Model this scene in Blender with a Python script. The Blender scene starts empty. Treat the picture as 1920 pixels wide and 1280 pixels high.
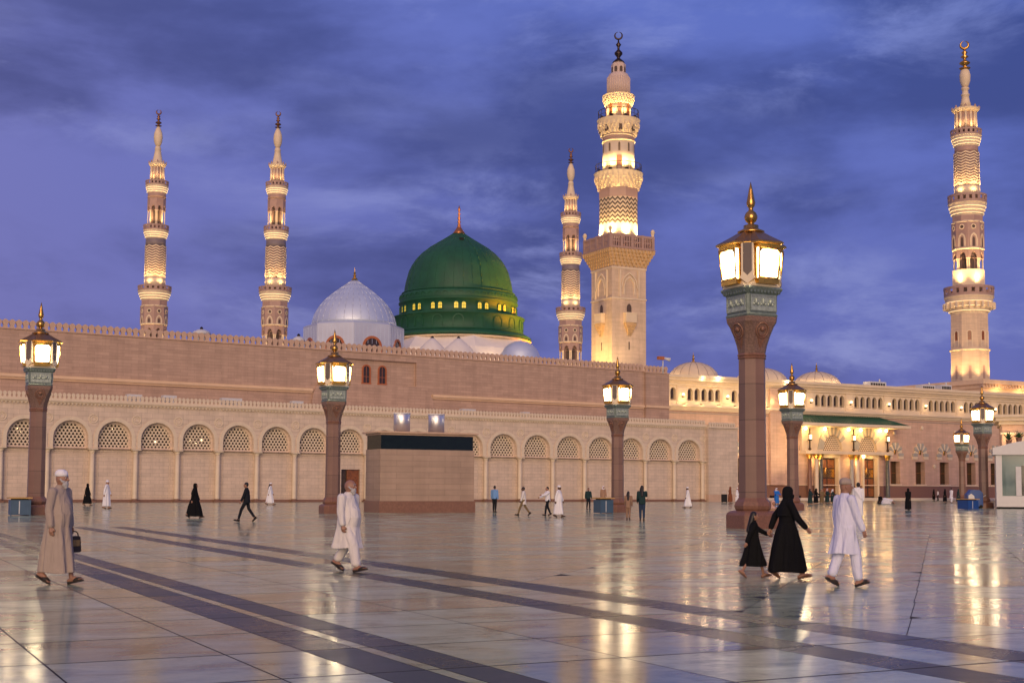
import bpy, bmesh, math, random
from math import sin, cos, pi, sqrt, atan2, radians, asin, tan
from mathutils import Matrix, Vector
random.seed(7)
S = bpy.context.scene
COL = S.collection

# ------------------------------------------------------------------ camera
FPX, YAW, PIT, ROL, PROW, CAMH = 2495.5, 0.47508, 0.067786, 0.0053547, 745.73, 1.55
def _rot(d):                       # camera frame (right, forward, up) -> world
    x, f, u = d
    y = f*cos(PIT) - u*sin(PIT); z = f*sin(PIT) + u*cos(PIT)
    return Vector((x*cos(YAW) + y*sin(YAW), -x*sin(YAW) + y*cos(YAW), z))
cam = bpy.data.cameras.new('camera'); camo = bpy.data.objects.new('camera', cam); COL.objects.link(camo)
_r = _rot((cos(ROL), 0, sin(ROL))); _u = _rot((-sin(ROL), 0, cos(ROL))); _f = _rot((0, 1, 0))
camo.matrix_world = Matrix(((_r.x, _u.x, -_f.x, 0), (_r.y, _u.y, -_f.y, 0), (_r.z, _u.z, -_f.z, CAMH), (0, 0, 0, 1)))
cam.sensor_width = 36; cam.lens = FPX/1920*36; cam.shift_y = (PROW-640)/1920
cam.clip_start = 0.1; cam.clip_end = 6000
S.camera = camo
def ray(px, py):                   # a sight line of the survey, for setting things out on the ground
    a, b = px-960, py-PROW; c, s = cos(ROL), sin(ROL)
    return _rot(((c*a+s*b)/FPX, 1, (s*a-c*b)/FPX))
def G(px, py, z=0.0):              # ground point
    d = ray(px, py); t = (z-CAMH)/d.z
    return Vector((d.x*t, d.y*t, z))

# ------------------------------------------------------------------ view, world, sun
S.view_settings.view_transform = 'Standard'; S.view_settings.look = 'None'
S.view_settings.exposure = 0.0; S.view_settings.gamma = 1.0
S.render.engine = 'CYCLES'
S.cycles.use_denoising = True
S.cycles.sample_clamp_indirect = 4.0
S.cycles.max_bounces = 5
S.cycles.use_light_tree = True

W = bpy.data.worlds.new('World'); S.world = W; W.use_nodes = True
nt = W.node_tree; nt.nodes.clear()
def N(tree, t, **kw):
    n = tree.nodes.new(t)
    for k, v in kw.items():
        if hasattr(n, k): setattr(n, k, v)
        else: n.inputs[k].default_value = v
    return n
def build_sky():
    L = nt.links.new
    tc = N(nt, 'ShaderNodeTexCoord'); sep = N(nt, 'ShaderNodeSeparateXYZ'); L(tc.outputs['Generated'], sep.inputs[0])
    # elevation gradient of a dusk sky
    el = N(nt, 'ShaderNodeValToRGB'); L(sep.outputs['Z'], el.inputs[0])
    r = el.color_ramp; r.elements[0].position = 0.0; r.elements[0].color = (0.148, 0.150, 0.40, 1)
    r.elements[1].position = 1.0; r.elements[1].color = (0.085, 0.135, 0.38, 1)
    e = r.elements.new(0.12); e.color = (0.132, 0.158, 0.47, 1)
    e = r.elements.new(0.36); e.color = (0.105, 0.165, 0.55, 1)
    # after-glow side (west, to the left and behind): lavender pink
    azm = N(nt, 'ShaderNodeVectorMath', operation='DOT_PRODUCT'); L(tc.outputs['Generated'], azm.inputs[0])
    azm.inputs[1].default_value = (-0.95, -0.31, 0.0)
    azr = N(nt, 'ShaderNodeMapRange', interpolation_type='SMOOTHSTEP'); L(azm.outputs['Value'], azr.inputs[0])
    azr.inputs[1].default_value = -1.0; azr.inputs[2].default_value = 0.7
    glow = N(nt, 'ShaderNodeMix', data_type='RGBA'); L(azr.outputs[0], glow.inputs[0]); L(el.outputs[0], glow.inputs[6])
    glow.inputs[7].default_value = (0.31, 0.245, 0.46, 1)
    # cloud deck: broad mottled banks, flattened towards the horizon
    mp = N(nt, 'ShaderNodeMapping'); L(tc.outputs['Generated'], mp.inputs[0]); mp.inputs['Rotation'].default_value = (0.10, -0.16, 0.0)
    mp.inputs['Scale'].default_value = (1.0, 1.0, 2.7); mp.inputs['Location'].default_value = (9.1, 8.8, 5.5)
    def cloud(scale, detail, rough, dist, lo, hi):
        n = N(nt, 'ShaderNodeTexNoise'); L(mp.outputs[0], n.inputs['Vector'])
        n.inputs['Scale'].default_value = scale; n.inputs['Detail'].default_value = detail; n.inputs['Roughness'].default_value = rough; n.inputs['Distortion'].default_value = dist
        r = N(nt, 'ShaderNodeMapRange', interpolation_type='SMOOTHSTEP'); L(n.outputs['Fac'], r.inputs[0]); r.inputs[1].default_value = lo; r.inputs[2].default_value = hi
        return r.outputs[0]
    dk = cloud(3.2, 8, 0.54, 0.15, 0.40, 0.62)
    mulc = N(nt, 'ShaderNodeMix', data_type='RGBA', blend_type='MULTIPLY'); mulc.inputs[0].default_value = 1
    L(glow.outputs[2], mulc.inputs[6]); mulc.inputs[7].default_value = (0.48, 0.50, 0.54, 1)
    m2 = N(nt, 'ShaderNodeMix', data_type='RGBA'); L(dk, m2.inputs[0]); L(glow.outputs[2], m2.inputs[6]); L(mulc.outputs[2], m2.inputs[7])
    lt = cloud(6.0, 10, 0.62, 0.3, 0.45, 0.68); big = cloud(2.1, 3, 0.5, 0.0, 0.40, 0.60)
    mm = N(nt, 'ShaderNodeMath', operation='MULTIPLY'); L(lt, mm.inputs[0]); L(big, mm.inputs[1])
    m3 = N(nt, 'ShaderNodeMix', data_type='RGBA'); L(mm.outputs[0], m3.inputs[0]); L(m2.outputs[2], m3.inputs[6])
    hi = N(nt, 'ShaderNodeMix', data_type='RGBA', blend_type='ADD'); hi.inputs[0].default_value = 1
    L(glow.outputs[2], hi.inputs[6]); hi.inputs[7].default_value = (0.11, 0.115, 0.12, 1); L(hi.outputs[2], m3.inputs[7])
    bg = N(nt, 'ShaderNodeBackground'); L(m3.outputs[2], bg.inputs[0]); bg.inputs[1].default_value = 1.0
    out = N(nt, 'ShaderNodeOutputWorld'); L(bg.outputs[0], out.inputs[0])
build_sky()

sun = bpy.data.lights.new('sun', 'SUN'); suno = bpy.data.objects.new('sun', sun); COL.objects.link(suno)
sun.energy = 2.3; sun.angle = radians(40); sun.color = (1.0, 0.71, 0.455)     # the after-glow of a set sun, behind and left of the camera
SUN_FROM = Vector((-0.46, -0.86, 0.23)).normalized()
suno.rotation_euler = (-SUN_FROM).to_track_quat('-Z', 'Y').to_euler()

# ------------------------------------------------------------------ materials
MATS = {}
def _mat(name):
    m = bpy.data.materials.new(name); m.use_nodes = True
    b = m.node_tree.nodes['Principled BSDF']; MATS[name] = m
    return m, m.node_tree, b
def simple(name, col, rough=0.6, metal=0.0, var=0.12, scale=3.0, bump=0.0, spec=0.5, coat=0.0, emit=None, es=0.0, detail=5):
    m, t, b = _mat(name); L = t.links.new
    b.inputs['Roughness'].default_value = rough; b.inputs['Metallic'].default_value = metal
    b.inputs['Specular IOR Level'].default_value = spec; b.inputs['Coat Weight'].default_value = coat
    tc = N(t, 'ShaderNodeTexCoord'); n = N(t, 'ShaderNodeTexNoise'); L(tc.outputs['Object'], n.inputs['Vector'])
    n.inputs['Scale'].default_value = scale; n.inputs['Detail'].default_value = detail
    r = N(t, 'ShaderNodeMapRange'); L(n.outputs['Fac'], r.inputs[0]); r.inputs[1].default_value = 0.25; r.inputs[2].default_value = 0.75
    r.inputs[3].default_value = 1-var; r.inputs[4].default_value = 1+var
    c = N(t, 'ShaderNodeVectorMath', operation='SCALE'); c.inputs[0].default_value = col[:3]; L(r.outputs[0], c.inputs['Scale'])
    L(c.outputs[0], b.inputs['Base Color'])
    rr = N(t, 'ShaderNodeMapRange'); L(n.outputs['Fac'], rr.inputs[0]); rr.inputs[3].default_value = max(0, rough-0.08); rr.inputs[4].default_value = min(1, rough+0.08)
    L(rr.outputs[0], b.inputs['Roughness'])
    if bump:
        bp = N(t, 'ShaderNodeBump'); bp.inputs['Strength'].default_value = bump; bp.inputs['Distance'].default_value = 0.02
        L(n.outputs['Fac'], bp.inputs['Height']); L(bp.outputs[0], b.inputs['Normal'])
    if emit: b.inputs['Emission Color'].default_value = (*emit, 1); b.inputs['Emission Strength'].default_value = es
    return m
def stone(name, c1, c2, mortar, bw=1.3, bh=0.42, rough=0.65, bump=0.35, bias=0.0):
    """coursed ashlar: blocks in x-z of the object"""
    m, t, b = _mat(name); L = t.links.new
    tc = N(t, 'ShaderNodeTexCoord'); sp = N(t, 'ShaderNodeSeparateXYZ'); L(tc.outputs['Object'], sp.inputs[0])
    ad = N(t, 'ShaderNodeMath', operation='ADD'); L(sp.outputs['X'], ad.inputs[0]); L(sp.outputs['Y'], ad.inputs[1])
    cb = N(t, 'ShaderNodeCombineXYZ'); L(ad.outputs[0], cb.inputs[0]); L(sp.outputs['Z'], cb.inputs[1])
    br = N(t, 'ShaderNodeTexBrick'); L(cb.outputs[0], br.inputs['Vector'])
    br.inputs['Scale'].default_value = 1.0; br.inputs['Brick Width'].default_value = bw; br.inputs['Row Height'].default_value = bh
    br.inputs['Mortar Size'].default_value = 0.014; br.inputs['Mortar Smooth'].default_value = 0.2; br.inputs['Bias'].default_value = bias
    br.inputs['Color1'].default_value = (*c1, 1); br.inputs['Color2'].default_value = (*c2, 1); br.inputs['Mortar'].default_value = (*mortar, 1)
    ns = N(t, 'ShaderNodeTexNoise'); mp = N(t, 'ShaderNodeMapping'); L(tc.outputs['Object'], mp.inputs[0]); mp.inputs['Scale'].default_value = (0.35, 0.35, 1.6)
    L(mp.outputs[0], ns.inputs['Vector']); ns.inputs['Scale'].default_value = 1.0; ns.inputs['Detail'].default_value = 7; ns.inputs['Roughness'].default_value = 0.65
    r = N(t, 'ShaderNodeMapRange'); L(ns.outputs['Fac'], r.inputs[0]); r.inputs[1].default_value = 0.3; r.inputs[2].default_value = 0.7; r.inputs[3].default_value = 0.88; r.inputs[4].default_value = 1.10
    mp3 = N(t, 'ShaderNodeMapping'); L(tc.outputs['Object'], mp3.inputs[0]); mp3.inputs['Scale'].default_value = (0.9, 0.9, 0.07)
    n3 = N(t, 'ShaderNodeTexNoise'); L(mp3.outputs[0], n3.inputs['Vector']); n3.inputs['Scale'].default_value = 1.0; n3.inputs['Detail'].default_value = 6; n3.inputs['Roughness'].default_value = 0.7
    r3 = N(t, 'ShaderNodeMapRange'); L(n3.outputs['Fac'], r3.inputs[0]); r3.inputs[1].default_value = 0.36; r3.inputs[2].default_value = 0.56; r3.inputs[3].default_value = 0.89; r3.inputs[4].default_value = 1.03
    mr = N(t, 'ShaderNodeMath', operation='MULTIPLY'); L(r.outputs[0], mr.inputs[0]); L(r3.outputs[0], mr.inputs[1])
    sc = N(t, 'ShaderNodeVectorMath', operation='SCALE'); L(br.outputs['Color'], sc.inputs[0]); L(mr.outputs[0], sc.inputs['Scale'])
    L(sc.outputs[0], b.inputs['Base Color']); b.inputs['Roughness'].default_value = rough
    bp = N(t, 'ShaderNodeBump'); bp.inputs['Strength'].default_value = bump; bp.inputs['Distance'].default_value = 0.02; bp.invert = True
    L(br.outputs['Fac'], bp.inputs['Height']); L(bp.outputs[0], b.inputs['Normal'])
    return m
def marble(name, dark, joints):
    m, t, b = _mat(name); L = t.links.new
    geo = N(t, 'ShaderNodeNewGeometry'); oi = N(t, 'ShaderNodeObjectInfo')
    mp = N(t, 'ShaderNodeMapping'); L(geo.outputs['Position'], mp.inputs[0]); mp.inputs['Rotation'].default_value = (0, 0, 0.35); mp.inputs['Scale'].default_value = (0.75, 1.15, 1)
    n1 = N(t, 'ShaderNodeTexNoise'); L(mp.outputs[0], n1.inputs['Vector']); n1.inputs['Scale'].default_value = 1.1; n1.inputs['Detail'].default_value = 10; n1.inputs['Roughness'].default_value = 0.68; n1.inputs['Distortion'].default_value = 0.5
    n2 = N(t, 'ShaderNodeTexNoise'); L(geo.outputs['Position'], n2.inputs['Vector']); n2.inputs['Scale'].default_value = 16; n2.inputs['Detail'].default_value = 6
    br = N(t, 'ShaderNodeTexBrick'); mpb = N(t, 'ShaderNodeMapping'); L(geo.outputs['Position'], mpb.inputs[0]); mpb.inputs['Location'].default_value = (-0.15, -8.85, 0)
    L(mpb.outputs[0], br.inputs['Vector']); br.offset = 0.0; br.inputs['Scale'].default_value = 1; br.inputs['Brick Width'].default_value = 1.6; br.inputs['Row Height'].default_value = 1.72
    br.inputs['Mortar Size'].default_value = 0.02 if joints else 0.0; br.inputs['Color1'].default_value = (0, 0, 0, 1); br.inputs['Color2'].default_value = (1, 1, 1, 1); br.inputs['Mortar'].default_value = (0.5, 0.5, 0.5, 1)
    ramp = N(t, 'ShaderNodeValToRGB'); L(n1.outputs['Fac'], ramp.inputs[0]); e = ramp.color_ramp
    e.elements[0].position = 0.36; e.elements[1].position = 0.66
    if dark:
        e.elements[0].color = (0.050, 0.056, 0.036, 1); e.elements[1].color = (0.080, 0.088, 0.058, 1)
    else:
        e.elements[0].color = (0.22, 0.275, 0.175, 1); e.elements[1].color = (0.54, 0.63, 0.41, 1)
        k = e.elements.new(0.47); k.color = (0.40, 0.475, 0.305, 1)
    fac = br.outputs['Color'] if joints else oi.outputs['Random']
    r = N(t, 'ShaderNodeMapRange'); L(fac, r.inputs[0]); r.inputs[3].default_value = 0.78; r.inputs[4].default_value = 1.16
    f2 = N(t, 'ShaderNodeMapRange'); L(n2.outputs['Fac'], f2.inputs[0]); f2.inputs[3].default_value = 0.9; f2.inputs[4].default_value = 1.1
    mu = N(t, 'ShaderNodeMath', operation='MULTIPLY'); L(r.outputs[0], mu.inputs[0]); L(f2.outputs[0], mu.inputs[1])
    sc = N(t, 'ShaderNodeVectorMath', operation='SCALE'); L(ramp.outputs[0], sc.inputs[0]); L(mu.outputs[0], sc.inputs['Scale'])
    last = sc.outputs[0]
    if joints:
        mj = N(t, 'ShaderNodeMix', data_type='RGBA'); L(br.outputs['Fac'], mj.inputs[0]); L(last, mj.inputs[6]); mj.inputs[7].default_value = (0.07, 0.07, 0.07, 1); last = mj.outputs[2]
    L(last, b.inputs['Base Color'])
    rg = N(t, 'ShaderNodeMapRange'); L(n1.outputs['Fac'], rg.inputs[0]); rg.inputs[1].default_value = 0.3; rg.inputs[2].default_value = 0.7
    rg.inputs[3].default_value = 0.085 if not dark else 0.20; rg.inputs[4].default_value = 0.145 if not dark else 0.30
    ra = N(t, 'ShaderNodeMath', operation='MULTIPLY_ADD'); L(fac, ra.inputs[0]); ra.inputs[1].default_value = 0.07; L(rg.outputs[0], ra.inputs[2])
    L(ra.outputs[0], b.inputs['Roughness']); b.inputs['IOR'].default_value = 1.27 if not dark else 1.20
    nb = N(t, 'ShaderNodeTexNoise'); L(geo.outputs['Position'], nb.inputs['Vector']); nb.inputs['Scale'].default_value = 1.9; nb.inputs['Detail'].default_value = 3
    bp = N(t, 'ShaderNodeBump'); bp.inputs['Strength'].default_value = 0.14; bp.inputs['Distance'].default_value = 0.018
    L(nb.outputs['Fac'], bp.inputs['Height']); L(bp.outputs[0], b.inputs['Normal'])
    return m
marble('marble', False, False); marble('marble_far', False, True); marble('dark_marble', True, False)
simple('grout', (0.055, 0.052, 0.05), 0.95, spec=0.1)
stone('stone_arcade', (0.64, 0.51, 0.385), (0.70, 0.56, 0.425), (0.47, 0.36, 0.26), 1.1, 0.46, bump=0.25)
stone('stone_panel', (0.62, 0.49, 0.38), (0.69, 0.545, 0.42), (0.47, 0.36, 0.26), 0.9, 0.36, bump=0.2)
simple('stone_trim', (0.70, 0.58, 0.42), 0.6, var=0.08, scale=1.5)
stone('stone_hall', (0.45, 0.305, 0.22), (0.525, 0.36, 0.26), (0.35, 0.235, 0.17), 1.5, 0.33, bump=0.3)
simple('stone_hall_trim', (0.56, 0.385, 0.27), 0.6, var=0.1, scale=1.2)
simple('stone_hall_lit', (0.72, 0.52, 0.33), 0.6, var=0.08, scale=1.2)  # paler copy of the trim, its lit look put into the colour
simple('granite_base', (0.23, 0.12, 0.078), 0.35, var=0.2, scale=9)
stone('granite_lamp', (0.20, 0.118, 0.088), (0.24, 0.14, 0.104), (0.10, 0.06, 0.045), 3.0, 1.15, rough=0.42, bump=0.3)
simple('granite_plinth', (0.20, 0.095, 0.06), 0.4, var=0.22, scale=14)
simple('granite_carved', (0.185, 0.11, 0.084), 0.5, var=0.35, scale=16, bump=1.0)
stone('stone_kiosk', (0.37, 0.265, 0.195), (0.42, 0.30, 0.22), (0.28, 0.20, 0.15), 2.2, 0.36, bump=0.35)
stone('stone_facade', (0.58, 0.38, 0.275), (0.64, 0.43, 0.31), (0.50, 0.33, 0.24), 1.4, 0.5, bump=0.3)
simple('facade_trim', (0.74, 0.60, 0.42), 0.6, var=0.08, scale=0.8)
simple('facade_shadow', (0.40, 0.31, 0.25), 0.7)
simple('minaret_cream', (0.74, 0.59, 0.40), 0.6, var=0.07, scale=0.8)
simple('minaret_pink', (0.43, 0.275, 0.215), 0.6, var=0.1, scale=0.8)
simple('muqarnas', (0.60, 0.40, 0.20), 0.6, var=0.15, scale=2)
simple('minaret_zig', (0.24, 0.145, 0.12), 0.65, var=0.1, scale=0.8)
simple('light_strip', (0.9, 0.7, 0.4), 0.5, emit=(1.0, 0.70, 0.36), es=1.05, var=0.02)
simple('cap_stone', (0.64, 0.48, 0.39), 0.6, var=0.06)
simple('minaret_dark', (0.21, 0.17, 0.18), 0.55, var=0.1)
stone('minaret_base', (0.64, 0.475, 0.325), (0.69, 0.515, 0.355), (0.52, 0.385, 0.265), 1.2, 0.6, bump=0.15)
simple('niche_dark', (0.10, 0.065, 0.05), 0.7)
simple('bronze_dark', (0.06, 0.04, 0.035), 0.35, metal=0.8)
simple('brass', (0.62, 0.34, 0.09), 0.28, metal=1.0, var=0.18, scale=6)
simple('brass_dark', (0.22, 0.10, 0.05), 0.4, metal=0.8)
simple('gold', (0.75, 0.45, 0.10), 0.30, metal=1.0, var=0.15, scale=8)
simple('copper', (0.55, 0.22, 0.08), 0.35, metal=0.9, var=0.15, scale=3)
simple('verdigris', (0.17, 0.215, 0.195), 0.45, metal=0.35, var=0.25, scale=10, bump=0.3)
simple('ablaq_grey', (0.40, 0.38, 0.33), 0.6, var=0.12, scale=2)
simple('dark_column', (0.10, 0.105, 0.09), 0.3, var=0.2)
simple('verdigris_light', (0.30, 0.35, 0.32), 0.45, metal=0.35, var=0.25, scale=12, bump=0.6)
simple('roof_lead', (0.26, 0.15, 0.075), 0.4, metal=0.7, var=0.2)
simple('lamp_stone', (0.72, 0.60, 0.42), 0.5, var=0.08)
simple('lamp_pillar', (0.13, 0.10, 0.085), 0.5, var=0.1)
simple('lamp_glass', (0.9, 0.85, 0.7), 0.3, emit=(1.0, 0.85, 0.58), es=8.0, var=0.02)
simple('silver', (0.62, 0.69, 0.80), 0.5, metal=0.5, var=0.07, scale=0.5)
simple('silver_drum', (0.60, 0.64, 0.72), 0.45, metal=0.4, var=0.06, scale=0.6)
simple('green_paint', (0.009, 0.080, 0.034), 0.58, var=0.22, scale=0.7, bump=0.1)
simple('green_trim', (0.010, 0.086, 0.036), 0.6, var=0.15)
simple('white_plaster', (0.74, 0.68, 0.62), 0.75, var=0.06, scale=0.7)
simple('lit_yellow', (0.8, 0.6, 0.1), 0.5, emit=(1.0, 0.72, 0.05), es=0.5, var=0.05)
simple('orange_frame', (0.42, 0.13, 0.045), 0.5, var=0.1)
simple('window_dark', (0.05, 0.035, 0.03), 0.12, var=0.2)
simple('wood_door', (0.22, 0.075, 0.02), 0.35, var=0.45, scale=5, coat=0.2)
simple('wood_dark', (0.055, 0.032, 0.012), 0.35, var=0.4, scale=3, coat=0.3)
simple('black_glass', (0.006, 0.014, 0.012), 0.14, var=0.2)
simple('steel', (0.75, 0.75, 0.76), 0.45, metal=1.0, var=0.05)
simple('green_roof', (0.012, 0.085, 0.05), 0.4, var=0.15, scale=2)
simple('bulb', (1, 0.9, 0.7), 0.3, emit=(1.0, 0.66, 0.25), es=16.0, var=0.02)
simple('bulb_small', (1, 0.9, 0.7), 0.3, emit=(1.0, 0.74, 0.38), es=3.5, var=0.02)
simple('white_paint', (0.62, 0.61, 0.59), 0.4, var=0.04)
simple('glass_teal', (0.10, 0.17, 0.165), 0.06, var=0.25, scale=0.7)
simple('glass_dark', (0.012, 0.016, 0.015), 0.05, var=0.3, scale=0.7)
simple('bin_blue', (0.055, 0.105, 0.165), 0.45, var=0.12)
simple('bin_vivid', (0.015, 0.065, 0.25), 0.4, var=0.12)
simple('bin_lid', (0.50, 0.30, 0.09), 0.5, var=0.15)
simple('ac_white', (0.60, 0.60, 0.60), 0.5, var=0.1)
simple('black_soft', (0.008, 0.008, 0.009), 0.85, var=0.3)
simple('carpet', (0.10, 0.15, 0.09), 0.95, var=0.3)
simple('step_stone', (0.62, 0.54, 0.44), 0.5, var=0.08)
simple('skin', (0.33, 0.17, 0.11), 0.5, var=0.06, scale=20)
simple('skin_dark', (0.10, 0.05, 0.03), 0.5, var=0.06, scale=20)
simple('hair', (0.012, 0.009, 0.008), 0.5, var=0.2)
simple('beard_white', (0.45, 0.43, 0.42), 0.9, var=0.1, scale=40)
simple('cloth_grey', (0.40, 0.32, 0.265), 0.85, var=0.06, scale=5)
simple('cloth_white', (0.82, 0.80, 0.82), 0.85, var=0.05, scale=5)
simple('cloth_cream', (0.74, 0.69, 0.65), 0.85, var=0.05, scale=5)
simple('cloth_lilac', (0.72, 0.72, 0.86), 0.85, var=0.05, scale=5)
simple('cloth_black', (0.006, 0.006, 0.007), 0.9, var=0.3, scale=5)
simple('cloth_navy', (0.012, 0.014, 0.02), 0.8, var=0.2)
simple('cloth_blue', (0.17, 0.33, 0.62), 0.8, var=0.1)
simple('cloth_jeans', (0.03, 0.05, 0.10), 0.8, var=0.2)
simple('cloth_khaki', (0.20, 0.14, 0.07), 0.85, var=0.15)
simple('cloth_tan', (0.36, 0.22, 0.14), 0.85, var=0.12)
simple('cloth_brown', (0.22, 0.075, 0.035), 0.85, var=0.12)
simple('cloth_green', (0.02, 0.045, 0.045), 0.85, var=0.2)
simple('cloth_vivid', (0.02, 0.16, 0.55), 0.8, var=0.15)
simple('cloth_pink', (0.62, 0.40, 0.36), 0.85, var=0.15)
simple('sandal', (0.025, 0.017, 0.012), 0.6, var=0.2)
simple('sandal_brown', (0.12, 0.055, 0.025), 0.6, var=0.2)
simple('leaf_green', (0.03, 0.10, 0.03), 0.6, var=0.4)

def drape(name):          # soft vertical creases in the cloth
    t = MATS[name].node_tree; L = t.links.new; b = t.nodes['Principled BSDF']
    tc = N(t, 'ShaderNodeTexCoord'); mp = N(t, 'ShaderNodeMapping'); L(tc.outputs['Object'], mp.inputs[0]); mp.inputs['Scale'].default_value = (9, 9, 2.2)
    n = N(t, 'ShaderNodeTexNoise'); L(mp.outputs[0], n.inputs['Vector']); n.inputs['Scale'].default_value = 1.0; n.inputs['Detail'].default_value = 4; n.inputs['Distortion'].default_value = 0.7
    bp = N(t, 'ShaderNodeBump'); bp.inputs['Strength'].default_value = 1.0; bp.inputs['Distance'].default_value = 0.05; L(n.outputs['Fac'], bp.inputs['Height']); L(bp.outputs[0], b.inputs['Normal'])
    b.inputs['Specular IOR Level'].default_value = 0.2
for k in [k for k in MATS if k.startswith('cloth_')]: drape(k)

# ------------------------------------------------------------------ mesh helpers
def rotz(a): return Matrix.Rotation(a, 4, 'Z')
def trn(x, y, z): return Matrix.Translation((x, y, z))
class MB:
    def __init__(s): s.v = []; s.f = []; s.M = Matrix.Identity(4); s.sm = []
    def add(s, vs, fs, smooth=False):
        o = len(s.v); M = s.M
        s.v += [tuple(M @ Vector(v)) for v in vs]; s.f += [tuple(i+o for i in f) for f in fs]; s.sm += [smooth]*len(fs)
        return s
    def box(s, x0, x1, y0, y1, z0, z1):
        return s.add([(x0,y0,z0),(x1,y0,z0),(x1,y1,z0),(x0,y1,z0),(x0,y0,z1),(x1,y0,z1),(x1,y1,z1),(x0,y1,z1)],
                     [(0,3,2,1),(4,5,6,7),(0,1,5,4),(1,2,6,5),(2,3,7,6),(3,0,4,7)])
    def prism_xz(s, pts, y0, y1):        # outline in x-z, counter-clockwise seen from -y
        n = len(pts); vs = [(x, y0, z) for x, z in pts] + [(x, y1, z) for x, z in pts]
        return s.add(vs, [tuple(range(n)), tuple(range(2*n-1, n-1, -1))] + [(i, i+n, (i+1) % n+n, (i+1) % n) for i in range(n)])
    def prism_xy(s, pts, z0, z1):
        n = len(pts); vs = [(x, y, z0) for x, y in pts] + [(x, y, z1) for x, y in pts]
        return s.add(vs, [tuple(range(n-1, -1, -1)), tuple(range(n, 2*n))] + [(i, (i+1) % n, (i+1) % n+n, i+n) for i in range(n)])
    def lathe(s, prof, n=24, rot=0.0, smooth=None, cx=0, cy=0):
        if smooth is None: smooth = n > 12
        vs = []; fs = []; m = len(prof)
        for r, z in prof:
            for k in range(n):
                a = rot + 2*pi*k/n; vs.append((cx+r*cos(a), cy+r*sin(a), z))
        for j in range(m-1):
            for k in range(n):
                fs.append((j*n+k, j*n+(k+1) % n, (j+1)*n+(k+1) % n, (j+1)*n+k))
        fs.append(tuple(range(n-1, -1, -1))); fs.append(tuple((m-1)*n+k for k in range(n)))
        o = len(s.sm); s.add(vs, fs, smooth); s.sm[-1] = False; s.sm[-2] = False
        return s
    def tube(s, p0, p1, r0, r1=None, n=10, smooth=True):
        r1 = r0 if r1 is None else r1
        p0, p1 = Vector(p0), Vector(p1); d = (p1-p0).normalized()
        q = d.to_track_quat('Z', 'Y'); vs = []
        for p, r in ((p0, r0), (p1, r1)):
            for k in range(n): vs.append(tuple(p + q @ Vector((r*cos(2*pi*k/n), r*sin(2*pi*k/n), 0))))
        return s.add(vs, [(k, (k+1) % n, n+(k+1) % n, n+k) for k in range(n)] + [tuple(range(n-1, -1, -1)), tuple(range(n, 2*n))], smooth)
    def ell(s, c, r, n=14, m=9, R=None):
        c = Vector(c); r = Vector(r) if not isinstance(r, (int, float)) else Vector((r, r, r)); vs = []; fs = []
        for j in range(1, m):
            t = pi*j/m
            for k in range(n):
                a = 2*pi*k/n; v = Vector((r.x*sin(t)*cos(a), r.y*sin(t)*sin(a), -r.z*cos(t)))
                vs.append(tuple(c + (R @ v if R else v)))
        for j in range(m-2):
            for k in range(n): fs.append((j*n+k, j*n+(k+1) % n, (j+1)*n+(k+1) % n, (j+1)*n+k))
        b = Vector((0, 0, -r.z)); t_ = Vector((0, 0, r.z))
        vs += [tuple(c+(R @ b if R else b)), tuple(c+(R @ t_ if R else t_))]; q = len(vs)
        for k in range(n):
            fs.append((q-2, (k+1) % n, k)); fs.append((q-1, (m-2)*n+k, (m-2)*n+(k+1) % n))
        return s.add(vs, fs, True)
    def cap(s, p0, p1, r0, r1=None, n=12):      # tapered capsule
        r1 = r0 if r1 is None else r1
        return s.tube(p0, p1, r0, r1, n).ell(p0, r0, n, 8).ell(p1, r1, n, 8)
    def torus(s, c, R, r, axis='y', n=28, m=8, a0=0, a1=2*pi, rf=None):
        vs = []; fs = []; full = abs(a1-a0-2*pi) < 1e-6; cnt = n if full else n+1
        for i in range(cnt):
            a = a0+(a1-a0)*i/n; rr = rf(i/n) if rf else r
            for j in range(m):
                b = 2*pi*j/m; d = R+rr*cos(b); u, v, w = d*cos(a), d*sin(a), rr*sin(b)
                vs.append((c[0]+u, c[1]+w, c[2]+v) if axis == 'y' else (c[0]+u, c[1]+v, c[2]+w))
        for i in range(n if full else n):
            for j in range(m):
                i2 = (i+1) % cnt if full else i+1
                fs.append((i*m+j, i*m+(j+1) % m, i2*m+(j+1) % m, i2*m+j))
        return s.add(vs, fs, True)
    def loft(s, rings, n=40, fold=0.0, nf=9, ph=0.0):   # rings: (z, cx, cy, rx, ry [,fold amount])
        vs = []; fs = []; m = len(rings)
        for q in rings:
            z, cx, cy, rx, ry = q[:5]; fa = fold*(q[5] if len(q) > 5 else 0)
            for k in range(n):
                a = 2*pi*k/n; g = 1 + fa*(sin(nf*a+ph)+0.6*sin((nf*2-3)*a+1.7*ph+1)+0.5*sin((nf-4)*a+2.3*ph))
                vs.append((cx+rx*g*cos(a), cy+ry*g*sin(a), z+fa*0.12*sin(3*a+ph)))
        for j in range(m-1):
            for k in range(n): fs.append((j*n+k, j*n+(k+1) % n, (j+1)*n+(k+1) % n, (j+1)*n+k))
        fs += [tuple(range(n-1, -1, -1)), tuple((m-1)*n+k for k in range(n))]
        return s.add(vs, fs, True)
    def arch_pts(s, r, zs, kind='round', n=18, cx=0.0, k=1.5):
        out = []
        for i in range(n+1):
            if kind == 'round':
                a = pi - pi*i/n; out.append((cx+r*cos(a), zs+r*sin(a)))
            else:
                x = -r+2*r*i/n; R = k*r; out.append((cx+x, zs+sqrt(max(0, R*R-(abs(x)+R-r)**2))))
        return out
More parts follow.
